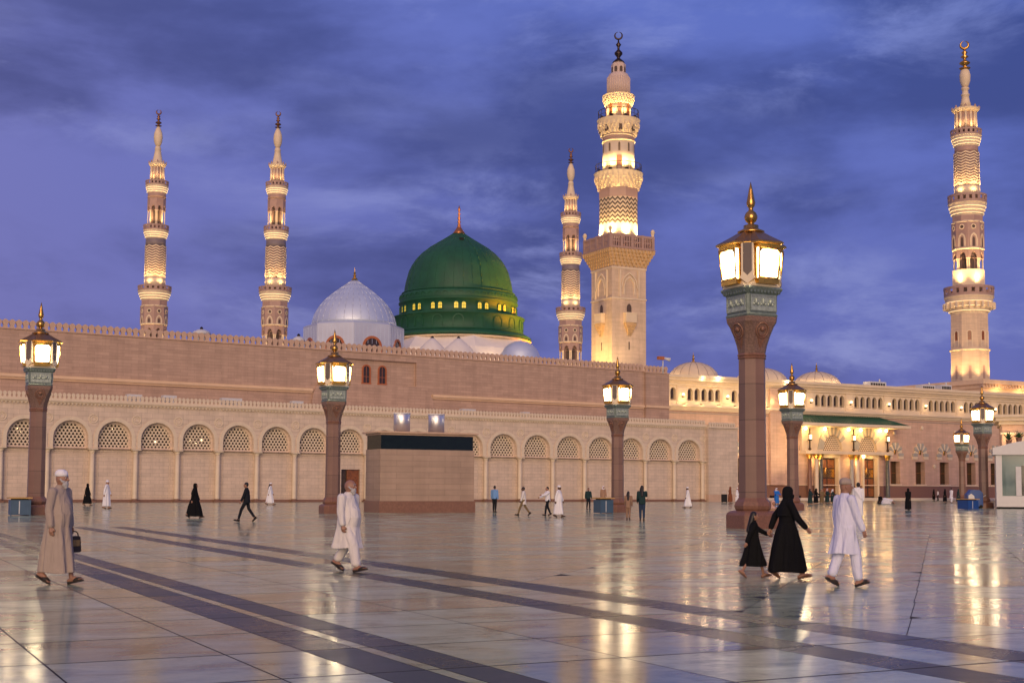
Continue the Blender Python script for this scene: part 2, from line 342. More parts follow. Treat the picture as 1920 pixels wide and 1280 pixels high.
    def plate(s, x0, x1, z0, z1, r, zb, zs, y0, y1, kind='round', n=18, cx=0.0, k=1.5):
        """wall plate with an arched opening and its reveal; front at y0, reveal goes back to y1"""
        A = s.arch_pts(r, zs, kind, n, cx, k); vs = []; fs = []
        def quad(*p):
            o = len(vs); vs.extend(p); fs.append(tuple(range(o, o+len(p))))
        def P(x, z, y=y0): return (x, y, z)
        quad(P(x0,zb),P(cx-r,zb),P(cx-r,zs),P(x0,zs)); quad(P(cx+r,zb),P(x1,zb),P(x1,zs),P(cx+r,zs))
        if z0 < zb-1e-6: quad(P(x0,z0),P(x1,z0),P(x1,zb),P(x0,zb))
        quad(P(x0,zs),P(cx-r,zs),P(cx-r,z1),P(x0,z1)); quad(P(cx+r,zs),P(x1,zs),P(x1,z1),P(cx+r,z1))
        for a, b in zip(A[:-1], A[1:]): quad(P(*a),P(*b),P(b[0],z1),P(a[0],z1))
        E = [(cx-r, zb)] + A + [(cx+r, zb)]
        for a, b in zip(E, E[1:]+E[:1]):
            quad(P(*a), P(a[0],a[1],y1), P(b[0],b[1],y1), P(*b))
        quad(P(x0,z0,y1),P(x0,z1,y1),P(x0,z1),P(x0,z0)); quad(P(x1,z0),P(x1,z1),P(x1,z1,y1),P(x1,z0,y1))
        return s.add(vs, fs)
    def archivolt(s, r0, r1, zs, y0, y1, kind='round', n=18, cx=0.0, k=1.5):
        A = s.arch_pts(r0, zs, kind, n, cx, k); B = s.arch_pts(r1, zs, kind, n, cx, k)
        for i in range(n):
            a, b, c, d = A[i], A[i+1], B[i+1], B[i]
            s.add([(a[0],y0,a[1]),(b[0],y0,b[1]),(c[0],y0,c[1]),(d[0],y0,d[1]),(a[0],y1,a[1]),(b[0],y1,b[1]),(c[0],y1,c[1]),(d[0],y1,d[1])],
                  [(0,1,2,3),(3,2,6,7),(1,0,4,5)] + ([(0,3,7,4)] if i == 0 else []) + ([(1,5,6,2)] if i == n-1 else []))
        return s
    def fill_arch(s, r, zb, zs, y, kind='round', n=18, cx=0.0, k=1.5):
        A = s.arch_pts(r, zs, kind, n, cx, k); pts = [(cx-r, zb)] + A + [(cx+r, zb)]
        return s.add([(x, y, z) for x, z in pts], [tuple(range(len(pts)-1, -1, -1))])
    def mesh(s, name, mat):
        me = bpy.data.meshes.new(name); me.from_pydata(s.v, [], s.f)
        me.polygons.foreach_set('use_smooth', s.sm)
        bm = bmesh.new(); bm.from_mesh(me); bmesh.ops.recalc_face_normals(bm, faces=bm.faces); bm.to_mesh(me); bm.free()
        if mat: me.materials.append(MATS[mat])
        return me
    def build(s, name, mat, parent=None, kind=None):
        return obj(name, s.mesh(name, mat), parent, kind=kind)
def obj(name, me, parent=None, loc=None, rz=0.0, scale=None, kind=None):
    o = bpy.data.objects.new(name, me); COL.objects.link(o)
    if parent: o.parent = parent
    if loc: o.location = loc
    if rz: o.rotation_euler = (0, 0, rz)
    if scale: o.scale = scale
    if kind: o['kind'] = kind
    return o
def thing(name, label, cat, loc=(0,0,0), rz=0.0, group=None, scale=None):
    o = obj(name, None, None, loc, rz, scale); tag(o, label, cat, group); return o
def tag(o, label, cat, group=None):
    o['label'] = label; o['category'] = cat
    if group: o['group'] = group
    return o
def structure(o): o['kind'] = 'structure'; return o
def light(kind, loc, power, color=(1.0, 0.72, 0.40), radius=0.15, target=None, spot=90, blend=1.0, parent=None):
    d = bpy.data.lights.new('flood_light', kind); d.energy = power; d.color = color; d.shadow_soft_size = radius
    o = bpy.data.objects.new('flood_light', d); COL.objects.link(o); o.location = loc
    if kind == 'SPOT':
        d.spot_size = radians(spot); d.spot_blend = blend
        o.rotation_euler = (Vector(target)-Vector(loc)).to_track_quat('-Z', 'Y').to_euler()
    if parent: o.parent = parent
    return o

# ================================================================== GROUND
STRIPES = [(4.10, 4.62), (4.78, 5.21), (8.31, 8.90), (9.71, 10.38)]
YB = [8.85+1.72*i for i in range(-2, 17)]         # slab rows
def in_view(x, y):  return 0.06*y-1.2 <= x <= 1.20*y+1.2
def build_ground():
    base = MB().add([(-3000,-3000,-0.0008),(3000,-3000,-0.0008),(3000,4000,-0.0008),(-3000,4000,-0.0008)], [(0,1,2,3)])
    g = structure(base.build('ground', 'grout'))
    XE = [-3.05,-1.45,0.15,1.75,3.35,4.10,4.62,4.78,5.21,6.60,8.31,8.90,9.71,10.38]+[10.38+1.6*i for i in range(1, 20)]
    def is_dark(a, b): return any(abs(a-s0) < 1e-3 and abs(b-s1) < 1e-3 for s0, s1 in STRIPES)
    def clip(poly, c, side):            # keep side*(x-y-c) >= 0
        out = []
        for p, q in zip(poly, poly[1:]+poly[:1]):
            fp, fq = side*(p[0]-p[1]-c), side*(q[0]-q[1]-c)
            if fp >= 0: out.append(p)
            if fp*fq < 0:
                t = fp/(fp-fq); out.append((p[0]+t*(q[0]-p[0]), p[1]+t*(q[1]-p[1])))
        return out
    def shrink(poly, d):
        n = len(poly); out = []
        for i in range(n):
            p0, p1, p2 = Vector(poly[i-1]), Vector(poly[i]), Vector(poly[(i+1) % n])
            e1 = (p1-p0).normalized(); e2 = (p2-p1).normalized()
            n1 = Vector((-e1.y, e1.x)); n2 = Vector((-e2.y, e2.x)); b = n1+n2
            out.append(tuple(p1 + b*(d/max(0.15, 1+n1.dot(n2)))))
        return out
    def area(p): return 0.5*sum(a[0]*b[1]-b[0]*a[1] for a, b in zip(p, p[1:]+p[:1]))
    far = MB(); fard = MB(); cnt = 0
    def sheet(m, x0, x1, y0, y1):
        if x1-x0 > 1e-4: m.add([(x0,y0,0),(x1,y0,0),(x1,y1,0),(x0,y1,0)], [(0,1,2,3)])
    for j in range(len(YB)-1):
        y0, y1 = YB[j], YB[j+1]; used = []
        for a, b in zip(XE[:-1], XE[1:]):
            if not (in_view(a, y1) or in_view(b, y0) or in_view(b, y1) or in_view((a+b)/2, (y0+y1)/2)): continue
            used.append((a, b))
            polys = [[(a,y0),(b,y0),(b,y1),(a,y1)]]
            if a >= 10.37:
                for c in (-9.3, -6.35, -3.42, -0.5, 2.4):
                    nx = []
                    for p in polys:
                        for sd in (1, -1):
                            q = clip(p, c, sd)
                            if len(q) > 2 and area(q) > 0.08: nx.append(q)
                    polys = nx
            for p in polys:
                dk = is_dark(a, b)
                p = shrink(p, (0.010 if a < 10.3 else 0.006) if not dk else 0.005); yc = (y0+y1)/2; p = [(x, yc+(y-yc)*(1-0.012/(y1-y0)*2)) for x, y in p]
                if len(p) > 2 and area(p) > 0.01:
                    o = MB().prism_xy(p, -0.04, 0.0).build('paving_slab' if not dk else 'dark_paving_slab', 'marble' if not dk else 'dark_marble', g); cnt += 1
        xa, xb = used[0][0], used[-1][1]
        sheet(far, -400, xa, y0, y1); sheet(far, xb, 600, y0, y1)
    yt, yl = YB[-1], YB[0]
    sheet(far, -400, 600, -300, yl)
    xs = [-400.0]
    for s0, s1 in STRIPES: xs += [s0, s1]
    xs += [34.75, 34.95, 600.0]
    for i, (a, b) in enumerate(zip(xs[:-1], xs[1:])):
        if i % 2 == 0: sheet(far, a, b, yt, 2500)
        else:
            ye = 52.5 if a > 6 and a < 30 else 2500
            if a > 30: ye = 62
            sheet(fard, a, b, yt, ye); 
            if ye < 2400: sheet(far, a, b, ye, 2500)
    f = far.build('pavement', 'marble_far'); structure(f)
    d = fard.build('dark_paving_band', 'dark_marble', f)
    return cnt
NSLAB = build_ground()

# ================================================================== ARCADED FRONT WALL
PHI = 0.11
AW = thing('arcade_wall', 'long pale stone front wall with a row of latticed round arches and small merlons', 'wall', (0, 130.12, 0), PHI)
AZ = 9.45            # cornice level
def hexscreen(w, h, cell=0.36, t=0.10):
    """pierced stone lattice: staggered cells, each a frame round a hole, joined"""
    m = MB(); rows = int(h/(cell*0.80))+2; cols = int(w/cell)+2
    for j in range(rows):
        for i in range(-cols//2-1, cols//2+2):
            cx = (i+0.5*(j % 2))*cell; cz = j*cell*0.80
            if abs(cx) > w/2+cell*0.5: continue
            out = [(cx+cell/sqrt(3)*1.04*sin(pi/3*k), cz+cell*0.535*cos(pi/3*k)) for k in range(6)]
            out = [(cx+cell*0.5, cz+cell*0.267), (cx, cz+cell*0.533), (cx-cell*0.5, cz+cell*0.267), (cx-cell*0.5, cz-cell*0.267), (cx, cz-cell*0.533), (cx+cell*0.5, cz-cell*0.267)]
            inn = [(cx+cell*0.33, cz+cell*0.02), (cx, cz+cell*0.42), (cx-cell*0.33, cz+cell*0.02), (cx-cell*0.34, cz-cell*0.22), (cx, cz-cell*0.30), (cx+cell*0.34, cz-cell*0.22)]
            vs = [(x, 0, z) for x, z in out]+[(x, 0, z) for x, z in inn]+[(x, t, z) for x, z in inn]
            fs = []
            for k in range(6):
                k2 = (k+1) % 6; fs += [(k, k2, 6+k2, 6+k), (6+k, 6+k2, 12+k2, 12+k)]
            m.add(vs, fs)
    return m
def build_arcade():
    w = 4.228
    # shared meshes, bay-local: x 0 at bay centre
    wall = MB(); wall.plate(-w/2, w/2, 5.18, AZ, 1.64, 5.18, 6.18, 0.0, 0.46)
    wall_me = wall.mesh('bay_wall', 'stone_arcade')
    back = MB(); back.plate(-w/2, w/2, 0.0, AZ-0.2, 1.46, 5.36, 6.14, 0.47, 0.85)
    back_me = back.mesh('back_wall', 'stone_panel')
    arv = MB().archivolt(1.66, 2.02, 6.18, -0.07, 0.01); arv.box(-2.02, -1.66, -0.07, 0.01, 5.20, 6.18); arv.box(1.66, 2.02, -0.07, 0.01, 5.20, 6.18)
    arv_me = arv.mesh('archivolt', 'stone_trim')
    scr_me = hexscreen(3.0, 2.3).mesh('lattice_screen', 'stone_trim')
    pan = MB()                                           # raised frame of the blind panel
    for a in ((-1.42, 1.42, 4.50, 4.58), (-1.42, 1.42, 0.55, 0.63)): pan.box(a[0], a[1], 0.43, 0.48, a[2], a[3])
    for a in ((-1.50, -1.42), (1.42, 1.50)): pan.box(a[0], a[1], 0.43, 0.48, 0.55, 4.58)
    pan.box(-1.72, 1.72, 0.38, 0.48, 4.86, 5.02)
    pan_me = pan.mesh('panel_moulding', 'stone_arcade')
    sk_me = MB().box(-w/2, w/2, 0.36, 0.50, 0.0, 0.26).mesh('skirting', 'granite_base')
    colm = MB(); colm.lathe([(0.27, 0.32), (0.25, 0.40), (0.245, 2.5), (0.225, 4.78)], 16)
    col_me = colm.mesh('column', 'stone_trim')
    cap_me = MB().lathe([(0.24, 4.76), (0.27, 4.82), (0.25, 4.86), (0.33, 5.02), (0.36, 5.06)], 16).box(-0.43, 0.43, -0.43, 0.36, 5.06, 5.18).mesh('capital', 'stone_trim')
    base_me = MB().box(-0.36, 0.36, -0.36, 0.36, 0, 0.16).lathe([(0.34, 0.16), (0.36, 0.22), (0.28, 0.32)], 16).mesh('column_base', 'granite_base')
    rnd = MB(); rnd.torus((0, 0, 0), 0.40, 0.055, 'y', 24, 6); rnd.lathe([(0.001, 0.0)], 3)
    rnd = MB().torus((0, 0, 0), 0.40, 0.06, 'y', 24, 6).torus((0, 0, 0), 0.20, 0.04, 'y', 18, 6)
    rnd_me = rnd.mesh('roundel', 'stone_trim')
    C1 = [10.255+4.2281*i for i in range(13)]            # column lines, two runs with a plain pier between
    C2 = [63.193+4.7182*i for i in range(9)]
    C1 = [C1[0]-4.2281] + C1
    def bay(a, b, door=False):
        c = (a+b)/2; sx = (b-a)/w
        for nm, me in (('bay_wall', wall_me), ('archivolt', arv_me), ('panel_moulding', pan_me), ('skirting', sk_me)):
            if door and nm in ('skirting', 'panel_moulding'): continue
            obj(nm, me, AW, (c, 0, 0), scale=(sx, 1, 1))
        if not door: obj('back_wall', back_me, AW, (c, 0, 0), scale=(sx, 1, 1))
        else:
            m = MB().plate(-w/2, w/2, 3.5, AZ-0.2, 1.46, 5.36, 6.14, 0.47, 0.85)
            m.box(-w/2, -0.72, 0.47, 0.85, 0, 3.5); m.box(1.55, w/2, 0.47, 0.85, 0, 3.5)
            obj('back_wall', m.mesh('back_wall', 'stone_panel'), AW, (c, 0, 0), scale=(sx, 1, 1))
            d = MB().box(0.05, 1.5, 0.70, 0.78, 0.02, 3.46).build('door_leaf', 'wood_door', AW); d.location = (c, 0, 0)
            for k in range(3):
                q = MB().box(0.2, 1.35, 0.66, 0.70, 0.25+k*1.07, 1.1+k*1.07).build('door_panel', 'wood_door', d)
            q = MB().tube((0.2, 0.62, 1.55), (0.2, 0.62, 2.0), 0.03).build('door_handle', 'brass', d)
            d = MB().box(-0.70, 0.03, 0.82, 0.86, 0.02, 3.46).build('door_leaf', 'wood_dark', AW); d.location = (c, 0, 0)
        s = obj('lattice_screen', scr_me, AW, (c, 0.55, 5.42), scale=(sx, 1, 1)); s['kind'] = 'stuff'
    def column(x):
        k = obj('column', col_me, AW, (x, 0.12, 0)); obj('capital', cap_me, k); obj('column_base', base_me, k)
        obj('roundel', rnd_me, AW, (x, -0.01, 8.05))
    for a, b in zip(C1[:-1], C1[1:]): bay(a, b, door=(48 < a < 49))
    for a, b in zip(C2[:-1], C2[1:]): bay(a, b)
    for x in C1 + C2: column(x)
    MB().box(C1[-1]+0.0, C2[0]-0.0, 0.0, 0.85, 0, AZ).build('pier', 'stone_arcade', AW)
    e = MB().box(C2[-1]+0.45, 106.46, -0.55, 6.0, 0.9, AZ).build('end_block', 'stone_arcade', AW)
    MB().box(C2[-1]+0.42, 106.50, -0.6, 6.0, 0, 0.9).build('end_plinth', 'stone_hall_trim', AW)
    MB().box(C2[-1]+0.0, C2[-1]+0.45, 0.0, 0.85, 0, AZ).build('pier', 'stone_arcade', AW)
    x0, x1 = C1[0], 106.46
    c = MB()
    c.box(x0, x1, -0.18, 0.8, AZ, AZ+0.12); c.box(x0, x1, -0.30, 0.8, AZ+0.12, AZ+0.22); c.box(x0, x1, -0.12, 0.6, AZ+0.22, AZ+0.42)
    c.box(C2[-1]+0.45, x1+0.12, -0.75, 6, AZ+0.001, AZ+0.2)
    c.build('cornice', 'stone_trim', AW)
    d = MB(); n = int((x1-x0)/0.36)
    for i in range(n): d.box(x0+i*0.36, x0+i*0.36+0.16, -0.17, 0.0, AZ-0.14, AZ-0.002)
    q = d.build('dentil_course', 'stone_trim', AW); q['kind'] = 'stuff'
    mer = MB().prism_xz([(-0.15,0),(0.15,0),(0.10,0.14),(0.185,0.32),(0.13,0.47),(0,0.56),(-0.13,0.47),(-0.185,0.32),(-0.10,0.14)], -0.09, 0.09).mesh('merlon', 'stone_trim')
    n = int((x1-13.0)/0.42)
    for i in range(n):
        x = 13.0+0.42*i
        obj('merlon', mer, AW, (x, 0.12 if x < C2[-1]+0.5 else -0.55, AZ+0.42 if x < C2[-1]+0.5 else AZ+0.2))
    MB().box(x0, x1, 0.86, 6.2, AZ-0.25, AZ-0.02).build('terrace_roof', 'stone_panel', AW)
    MB().box(x0-0.3, x0, 0.0, 6.2, 0, AZ-0.26).build('end_wall', 'stone_panel', AW)
    MB().box(x0, x1-4, 2.4, 2.6, 0, AZ-0.26).build('gallery_shade_panel', 'niche_dark', AW)  # dark panel added behind the lattice to keep its holes dark
    # a few lit bulbs of the gallery glimpsed through the lattice
    for x, z in ((16.2, 7.0), (16.6, 6.7), (33.2, 6.2), (34.4, 6.3), (33.8, 5.9), (25.2, 7.2), (29.6, 6.0), (73.9, 6.6), (97.5, 7.0), (66.0, 6.6), (60.0, 6.2)):
        MB().ell((x, 1.6, z), 0.10, 10, 6).build('gallery_bulb', 'bulb_small', AW)
build_arcade()

# things standing on the terrace, peeping over the merlons
def air_unit(x, w, h, i):
    t = thing('rooftop_air_unit', AIR[i], 'air conditioner', AW.matrix_basis @ Vector((x, 1.9, AZ-0.02)), PHI, 'air units on the terrace behind the merlons')
    MB().box(-w/2, w/2, -0.35, 0.35, 0.08, h).build('casing', 'ac_white', t)
    g = MB()
    for k in range(5): g.box(-w*0.42, w*0.1, -0.37, -0.351, 0.25+k*(h-0.4)/5, 0.25+k*(h-0.4)/5+0.05)
    g.build('grille', 'black_soft', t); MB().box(-w/2, w/2, -0.3, 0.3, 0, 0.079).build('skid', 'black_soft', t)
AIR = ['pale air unit behind the merlons above the third arch from the left', 'pale air unit beside a dark duct above the fourth arch from the left', 'wide pale air unit above the wall left of the second lamp post',
       'small pale air unit just left of the second lamp post head', 'pale air unit above the wall right of the stone kiosk', 'small air unit above the wall near the third lamp post']
AW.matrix_basis = Matrix.Translation((0, 130.12, 0)) @ rotz(PHI)
for i, (x, w, h) in enumerate([(27.4, 1.5, 1.25), (31.0, 1.4, 1.3), (37.6, 2.2, 1.3), (45.0, 1.3, 1.3), (66.5, 1.8, 1.25), (74.5, 1.0, 1.2)]): air_unit(x, w, h, i)

# ================================================================== HALL WALL (upper, behind)
HWL = Vector((0, 136.39, 0))
HW = thing('hall_wall', 'tall plain pinkish stone wall with keyhole merlons behind the arcade', 'wall', HWL, PHI)
HZ = 16.9
HW.matrix_basis = Matrix.Translation(HWL) @ rotz(PHI)
def build_hall():
    x0, x1 = 2.0, 99.6
    m = MB(); m.box(x0, 51.4, 0, 1.2, 0, HZ); m.box(61.4, 95.6, 0, 1.2, 0, HZ)
    m.box(51.4, 61.4, 0.35, 1.2, 0, 16.15); m.box(51.4, 61.4, 0, 1.2, 16.15, HZ)
    m.build('wall_face', 'stone_hall', HW)
    MB().box(95.63, x1, -0.35, 1.2, 0, HZ-0.15).build('end_pier', 'stone_hall', HW)
    MB().box(x0, x1-0.2, 1.2, 22, 0, 15.6).build('hall_body', 'stone_hall', HW)
    MB().prism_xz([(47.6, 9.0), (64.2, 9.0), (63.4, 12.1), (62.2, 13.3), (48.8, 13.3), (48.2, 12.1)], -0.28, 0.34).build('middle_block', 'stone_hall', HW)
    for a, b in ((x0, 48.1), (63.5, 95.5)):
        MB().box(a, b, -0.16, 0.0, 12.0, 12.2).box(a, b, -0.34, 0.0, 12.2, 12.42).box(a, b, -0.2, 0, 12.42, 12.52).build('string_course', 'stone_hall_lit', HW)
    MB().box(95.6, x1+0.1, -0.55, -0.35, 12.2, 12.5).build('string_course', 'stone_hall_lit', HW)
    MB().box(x0, 95.55, -0.12, 0.6, HZ, HZ+0.12).build('coping', 'stone_hall_trim', HW)
    MB().box(95.5, x1+0.1, -0.47, 0.6, HZ-0.15, HZ).build('coping', 'stone_hall_trim', HW)
    for cx in (55.0, 57.05):
        w = MB().archivolt(0.40, 0.56, 15.05, 0.22, 0.36); w.box(cx*0-0.56, -0.40, 0.22, 0.36, 13.5, 15.05); w.box(0.40, 0.56, 0.22, 0.36, 13.5, 15.05); w.box(-0.62, 0.62, 0.20, 0.36, 13.36, 13.5)
        o = w.build('window', 'orange_frame', HW); o.location = (cx, 0, 0)
        MB().fill_arch(0.40, 13.5, 15.05, 0.33).build('pane', 'window_dark', o)
        MB().box(-0.02, 0.02, 0.29, 0.325, 13.5, 15.4).box(-0.4, 0.4, 0.29, 0.325, 14.2, 14.24).build('glazing_bar', 'orange_frame', o)
    mer = MB().prism_xz([(-0.24,0),(0.24,0),(0.17,0.22),(0.305,0.52),(0.27,0.68),(0.13,0.79),(0,0.86),(-0.13,0.79),(-0.27,0.68),(-0.305,0.52),(-0.17,0.22)], -0.14, 0.14).mesh('merlon', 'stone_hall_trim')
    i = 0; x = 12.0
    while x < x1-0.2:
        obj('merlon', mer, HW, (x, 0.1 if x < 95.5 else -0.2, HZ+0.12 if x < 95.5 else HZ)); x += 0.645
build_hall()

# ================================================================== DOMES
def build_silver():
    cx, cy = 58.0, 156.0; k = 0.0661
    def z(y): return 27.4-(y-525)*k*1.01
    t = thing('silver_dome', 'silver ribbed metal dome on an eight-sided drum left of the green dome', 'dome', (cx, cy, 15.6))
    ang = atan2(-cos(0.358), -sin(0.358))
    T = trn(0, 0, -15.6)
    d = MB(); d.M = T; d.lathe([(6.25, 15.6), (6.25, z(615)), (5.85, z(612))], 8, ang); drum = d.build('drum', 'silver_drum', t)
    prof = [(80,613),(79,605),(75,592),(68,579.5),(58.5,567),(45.5,555),(30,543),(16,533),(5,525)]
    d = MB(); d.M = T; d.lathe([(r*k, z(y)) for r, y in prof], 64); shell = d.build('dome_shell', 'silver', t)
    s = MB(); s.M = T
    for i in range(32):
        a = 2*pi*i/32
        for (r0, y0), (r1, y1) in zip(prof[:-1], prof[1:]):
            s.tube(((r0*k)*cos(a), (r0*k)*sin(a), z(y0)), ((r1*k)*cos(a), (r1*k)*sin(a), z(y1)), 0.03, n=5)
    s.build('seam_ribs', 'silver_drum', shell)
    for i in range(8):
        a = ang+pi/8+i*pi/4; M = T @ rotz(a+pi/2) @ trn(0, -6.25*cos(pi/8), 0)
        w = MB(); w.M = M; w.archivolt(0.95, 1.25, 18.6, -0.12, 0.05); w.box(-1.25, -0.95, -0.12, 0.05, 17.2, 18.6); w.box(0.95, 1.25, -0.12, 0.05, 17.2, 18.6)
        o = w.build('window', 'orange_frame', drum)
        p = MB(); p.M = M; p.fill_arch(0.95, 17.2, 18.6, -0.02); p.build('pane', 'window_dark', drum)
        g = MB(); g.M = M
        for q in range(-4, 5): g.box(q*0.55-0.02, q*0.55+0.02, -0.025, 0.0, z(652), z(618))
        g.build('sheet_seam', 'silver', drum)
    f = MB(); f.M = T; f.lathe([(0.42, z(524)), (0.30, z(521)), (0.12, z(519)), (0.24, z(516)), (0.10, z(514)), (0.18, z(511)), (0.06, z(509)), (0.02, z(500))], 12); f.build('finial', 'gold', t)
build_silver()
def build_green():
    cx, cy = 77.9, 168.0; k = 0.0741
    def z(y): return 37.41-(y-435)*0.0753-15.6
    t = thing('green_dome', 'large green ribbed dome with small lit windows round its drum', 'dome', (cx, cy, 15.6))
    prof = [(103.5,560),(103,555),(101.5,543),(99.8,533),(93.8,511),(88.3,500),(81.0,489),(71,478.5),(57,467.5),(39,456.5),(22,446),(11,438.5)]
    shell = MB().lathe([(r*k, z(y)) for r, y in prof], 72).build('dome_shell', 'green_paint', t)
    s = MB()
    for i in range(36):
        a = 2*pi*i/36
        for (r0, y0), (r1, y1) in zip(prof[:-1], prof[1:]):
            s.tube((r0*k*cos(a), r0*k*sin(a), z(y0)), (r1*k*cos(a), r1*k*sin(a), z(y1)), 0.022 if i % 9 else 0.07, n=5)
    s.build('seam_ribs', 'green_trim', shell)
    MB().lathe([(111,557),(112,555),(107,554.9),(107,553)][::-1] and [(r*k, z(y)) for r, y in [(110,573),(111,571),(111,558),(106,555)]], 72).build('upper_drum', 'green_paint', t)
    MB().lathe([(r*k, z(y)) for r, y in [(112,599),(110,597),(110,575),(112.5,574),(112.5,572)]], 72).build('window_drum', 'green_paint', t)
    MB().lathe([(r*k, z(y)) for r, y in [(138,640),(138,636),(132,632),(123,629),(122,627),(122,603),(124,602),(124,600),(113,598)]], 72).build('lower_drum', 'green_paint', t)
    for q, (r, yy) in enumerate(((106.5, 554), (111.6, 572), (124.5, 600), (123.5, 628))):
        MB().torus((0, 0, z(yy)), r*k, 0.10, 'z', 72, 6).build('band_moulding', 'green_trim', t)
    ad = MB()
    for i in range(48):          # little blind arcade under the dome
        a = 2*pi*i/48; ad.M = rotz(a+pi/2) @ trn(0, -111.2*k, 0); ad.archivolt(0.30, 0.38, z(565), -0.05, 0.02, n=8)
    ad.build('blind_arcade', 'green_trim', t)['kind'] = 'stuff'
    vdir = atan2(-cy, -cx)+0.0
    for i in range(16):
        for sgn in (-1, 1):
            a = vdir + radians(22.5*i + 3.6*sgn) + radians(1.5)
            M = rotz(a+pi/2) @ trn(0, -110*k, 0)
            w = MB(); w.M = M; w.archivolt(0.27, 0.37, z(584), -0.10, 0.02, n=8); w.box(-0.37, -0.27, -0.10, 0.02, z(592), z(584)); w.box(0.27, 0.37, -0.10, 0.02, z(592), z(584)); w.box(-0.40, 0.40, -0.12, 0.02, z(593), z(592))
            o = w.build('window', 'green_trim', t)
            p = MB(); p.M = M; p.fill_arch(0.27, z(592), z(584), -0.03, n=8); p.build('pane', 'lit_yellow', o)
            b = MB(); b.M = M; b.box(-0.02, 0.02, -0.06, -0.035, z(592), z(580.5)); b.box(-0.26, 0.26, -0.06, -0.035, z(586.5), z(586)); b.build('glazing_bar', 'green_trim', o)
    for i in range(20):
        a = vdir + 2*pi*i/20; ad = MB(); ad.M = rotz(a+pi/2) @ trn(0, -122.1*k, 0); ad.archivolt(0.62, 0.75, z(613), -0.05, 0.03, n=8); ad.box(-0.75, -0.62, -0.05, 0.03, z(624), z(613)); ad.box(0.62, 0.75, -0.05, 0.03, z(624), z(613))
        ad.build('blind_arch', 'green_trim', t)
    MB().lathe([(11.5*k, z(439)), (11.8*k, z(437.5)), (7*k, z(431)), (3*k, z(424.5)), (3.5*k, z(422)), (2*k, z(420)), (3.2*k, z(416)), (1.8*k, z(413)), (3*k, z(409)), (1.5*k, z(405)), (2.6*k, z(401)), (1.2*k, z(398)), (2.6*k, z(393)), (0.3*k, z(385))], 16).build('finial', 'copper', t)
    ha = vdir+0.13; h = MB(); h.M = rotz(ha+pi/2) @ trn(0, -37*k, z(456)); h.box(-0.28, 0.28, -0.25, 0.3, -0.25, 0.25); h.build('hatch', 'black_soft', t)
    # the plastered base it stands on, a thing of its own
    b = thing('dome_base', 'white plastered eight-sided base under the green dome', 'building', (cx, cy, 15.6))
    MB().lathe([(13.2, 0.0), (12.6, 2.4), (11.6, 4.6), (10.0, z(640)-0.05)], 8, vdir+0.2).build('plaster_body', 'white_plaster', b)
    MB().lathe([(10.05, z(641)-0.25), (10.25, z(641)-0.1), (9.9, z(640)-0.03)], 48).build('base_ring', 'minaret_cream', b)
    for px, lab, R_, H_ in ((69.3, 'left of the two small white plaster domes before the green dome', 2.1, 5.0), (72.4, 'right of the two small white plaster domes before the green dome', 2.3, 5.0)):
        yy = 157.4 if px < 70 else 156.0
        s = thing('small_white_dome', lab, 'dome', (px, yy, 15.6), group='small plaster domes before the green dome')
        MB().lathe([(R_*1.1, 0), (R_*1.1, H_*0.42), (R_, H_*0.5), (R_*0.93, H_*0.65), (R_*0.72, H_*0.82), (R_*0.4, H_*0.95), (R_*0.12, H_*1.06)], 32).build('dome_shell', 'white_plaster', s)
        MB().lathe([(0.3, H_*1.04), (0.2, H_*1.09), (0.03, H_*1.12)], 10).build('cap', 'bronze_dark', s)
    s = thing('small_silver_dome', 'small smooth silver dome low beside the right of the green dome', 'dome', (79.6, 152.5, 15.6))
    MB().lathe([(2.75, 0), (2.75, 2.2), (2.65, 2.5), (2.5, 3.3), (2.1, 4.05), (1.5, 4.6), (0.8, 4.92), (0.1, 5.02)], 40).build('dome_shell', 'silver', s)
    MB().torus((0, 0, 2.2), 2.75, 0.1, 'z', 40, 6).build('rim', 'silver_drum', s)
build_green()
for (px, py, d, r, lab) in ((378, 614, 150, 1.05, 'small grey domed roof vent behind the wall right of the leftmost minaret'), (560, 627, 150, 0.75, 'small grey domed roof vent beside the silver dome')):
    q = ray(px, py); f = q.x*sin(YAW)+q.y*cos(YAW); P = q*(d/f); z1 = P.z+CAMH
    s = thing('roof_vent', lab, 'vent', (P.x, P.y, 15.6), group='domed vents on the hall roof')
    MB().lathe([(r*0.8, 0), (r*0.8, z1-16.4), (r, z1-16.35), (r*0.9, z1-16.1), (r*0.4, z1-15.85), (0.05, z1-15.78)], 24).build('hood', 'ac_white', s)
    MB().lathe([(0.16, z1-15.8), (0.2, z1-15.65), (0.05, z1-15.5)], 10).build('knob', 'bronze_dark', s)

# ================================================================== MINARETS
WARM = (1.0, 0.64, 0.28)
def zigzag(m, r, z0, z1, rows, teeth, rise, th, proud):
    for j in range(rows):
        zz = z0+(j+0.5)*(z1-z0)/rows
        for i in range(teeth*2):
            a0, a1 = pi*i/teeth, pi*(i+1)/teeth; u0, u1 = (0, rise) if i % 2 == 0 else (rise, 0)
            def P(a, rr, h): return (rr*cos(a), rr*sin(a), h)
            vs = [P(a0,r+proud,zz+u0), P(a1,r+proud,zz+u1), P(a1,r+proud,zz+u1+th), P(a0,r+proud,zz+u0+th), P(a0,r-0.02,zz+u0), P(a1,r-0.02,zz+u1), P(a1,r-0.02,zz+u1+th), P(a0,r-0.02,zz+u0+th)]
            m.add(vs, [(0,1,2,3),(3,2,6,7),(0,4,5,1)])
def crescent(m, z0, R, r):
    m.torus((0, 0, z0+R), R, r, 'y', 28, 8, -pi/2+pi*0.08*0-pi*0.98+pi/2-pi/2+0.0, 0)
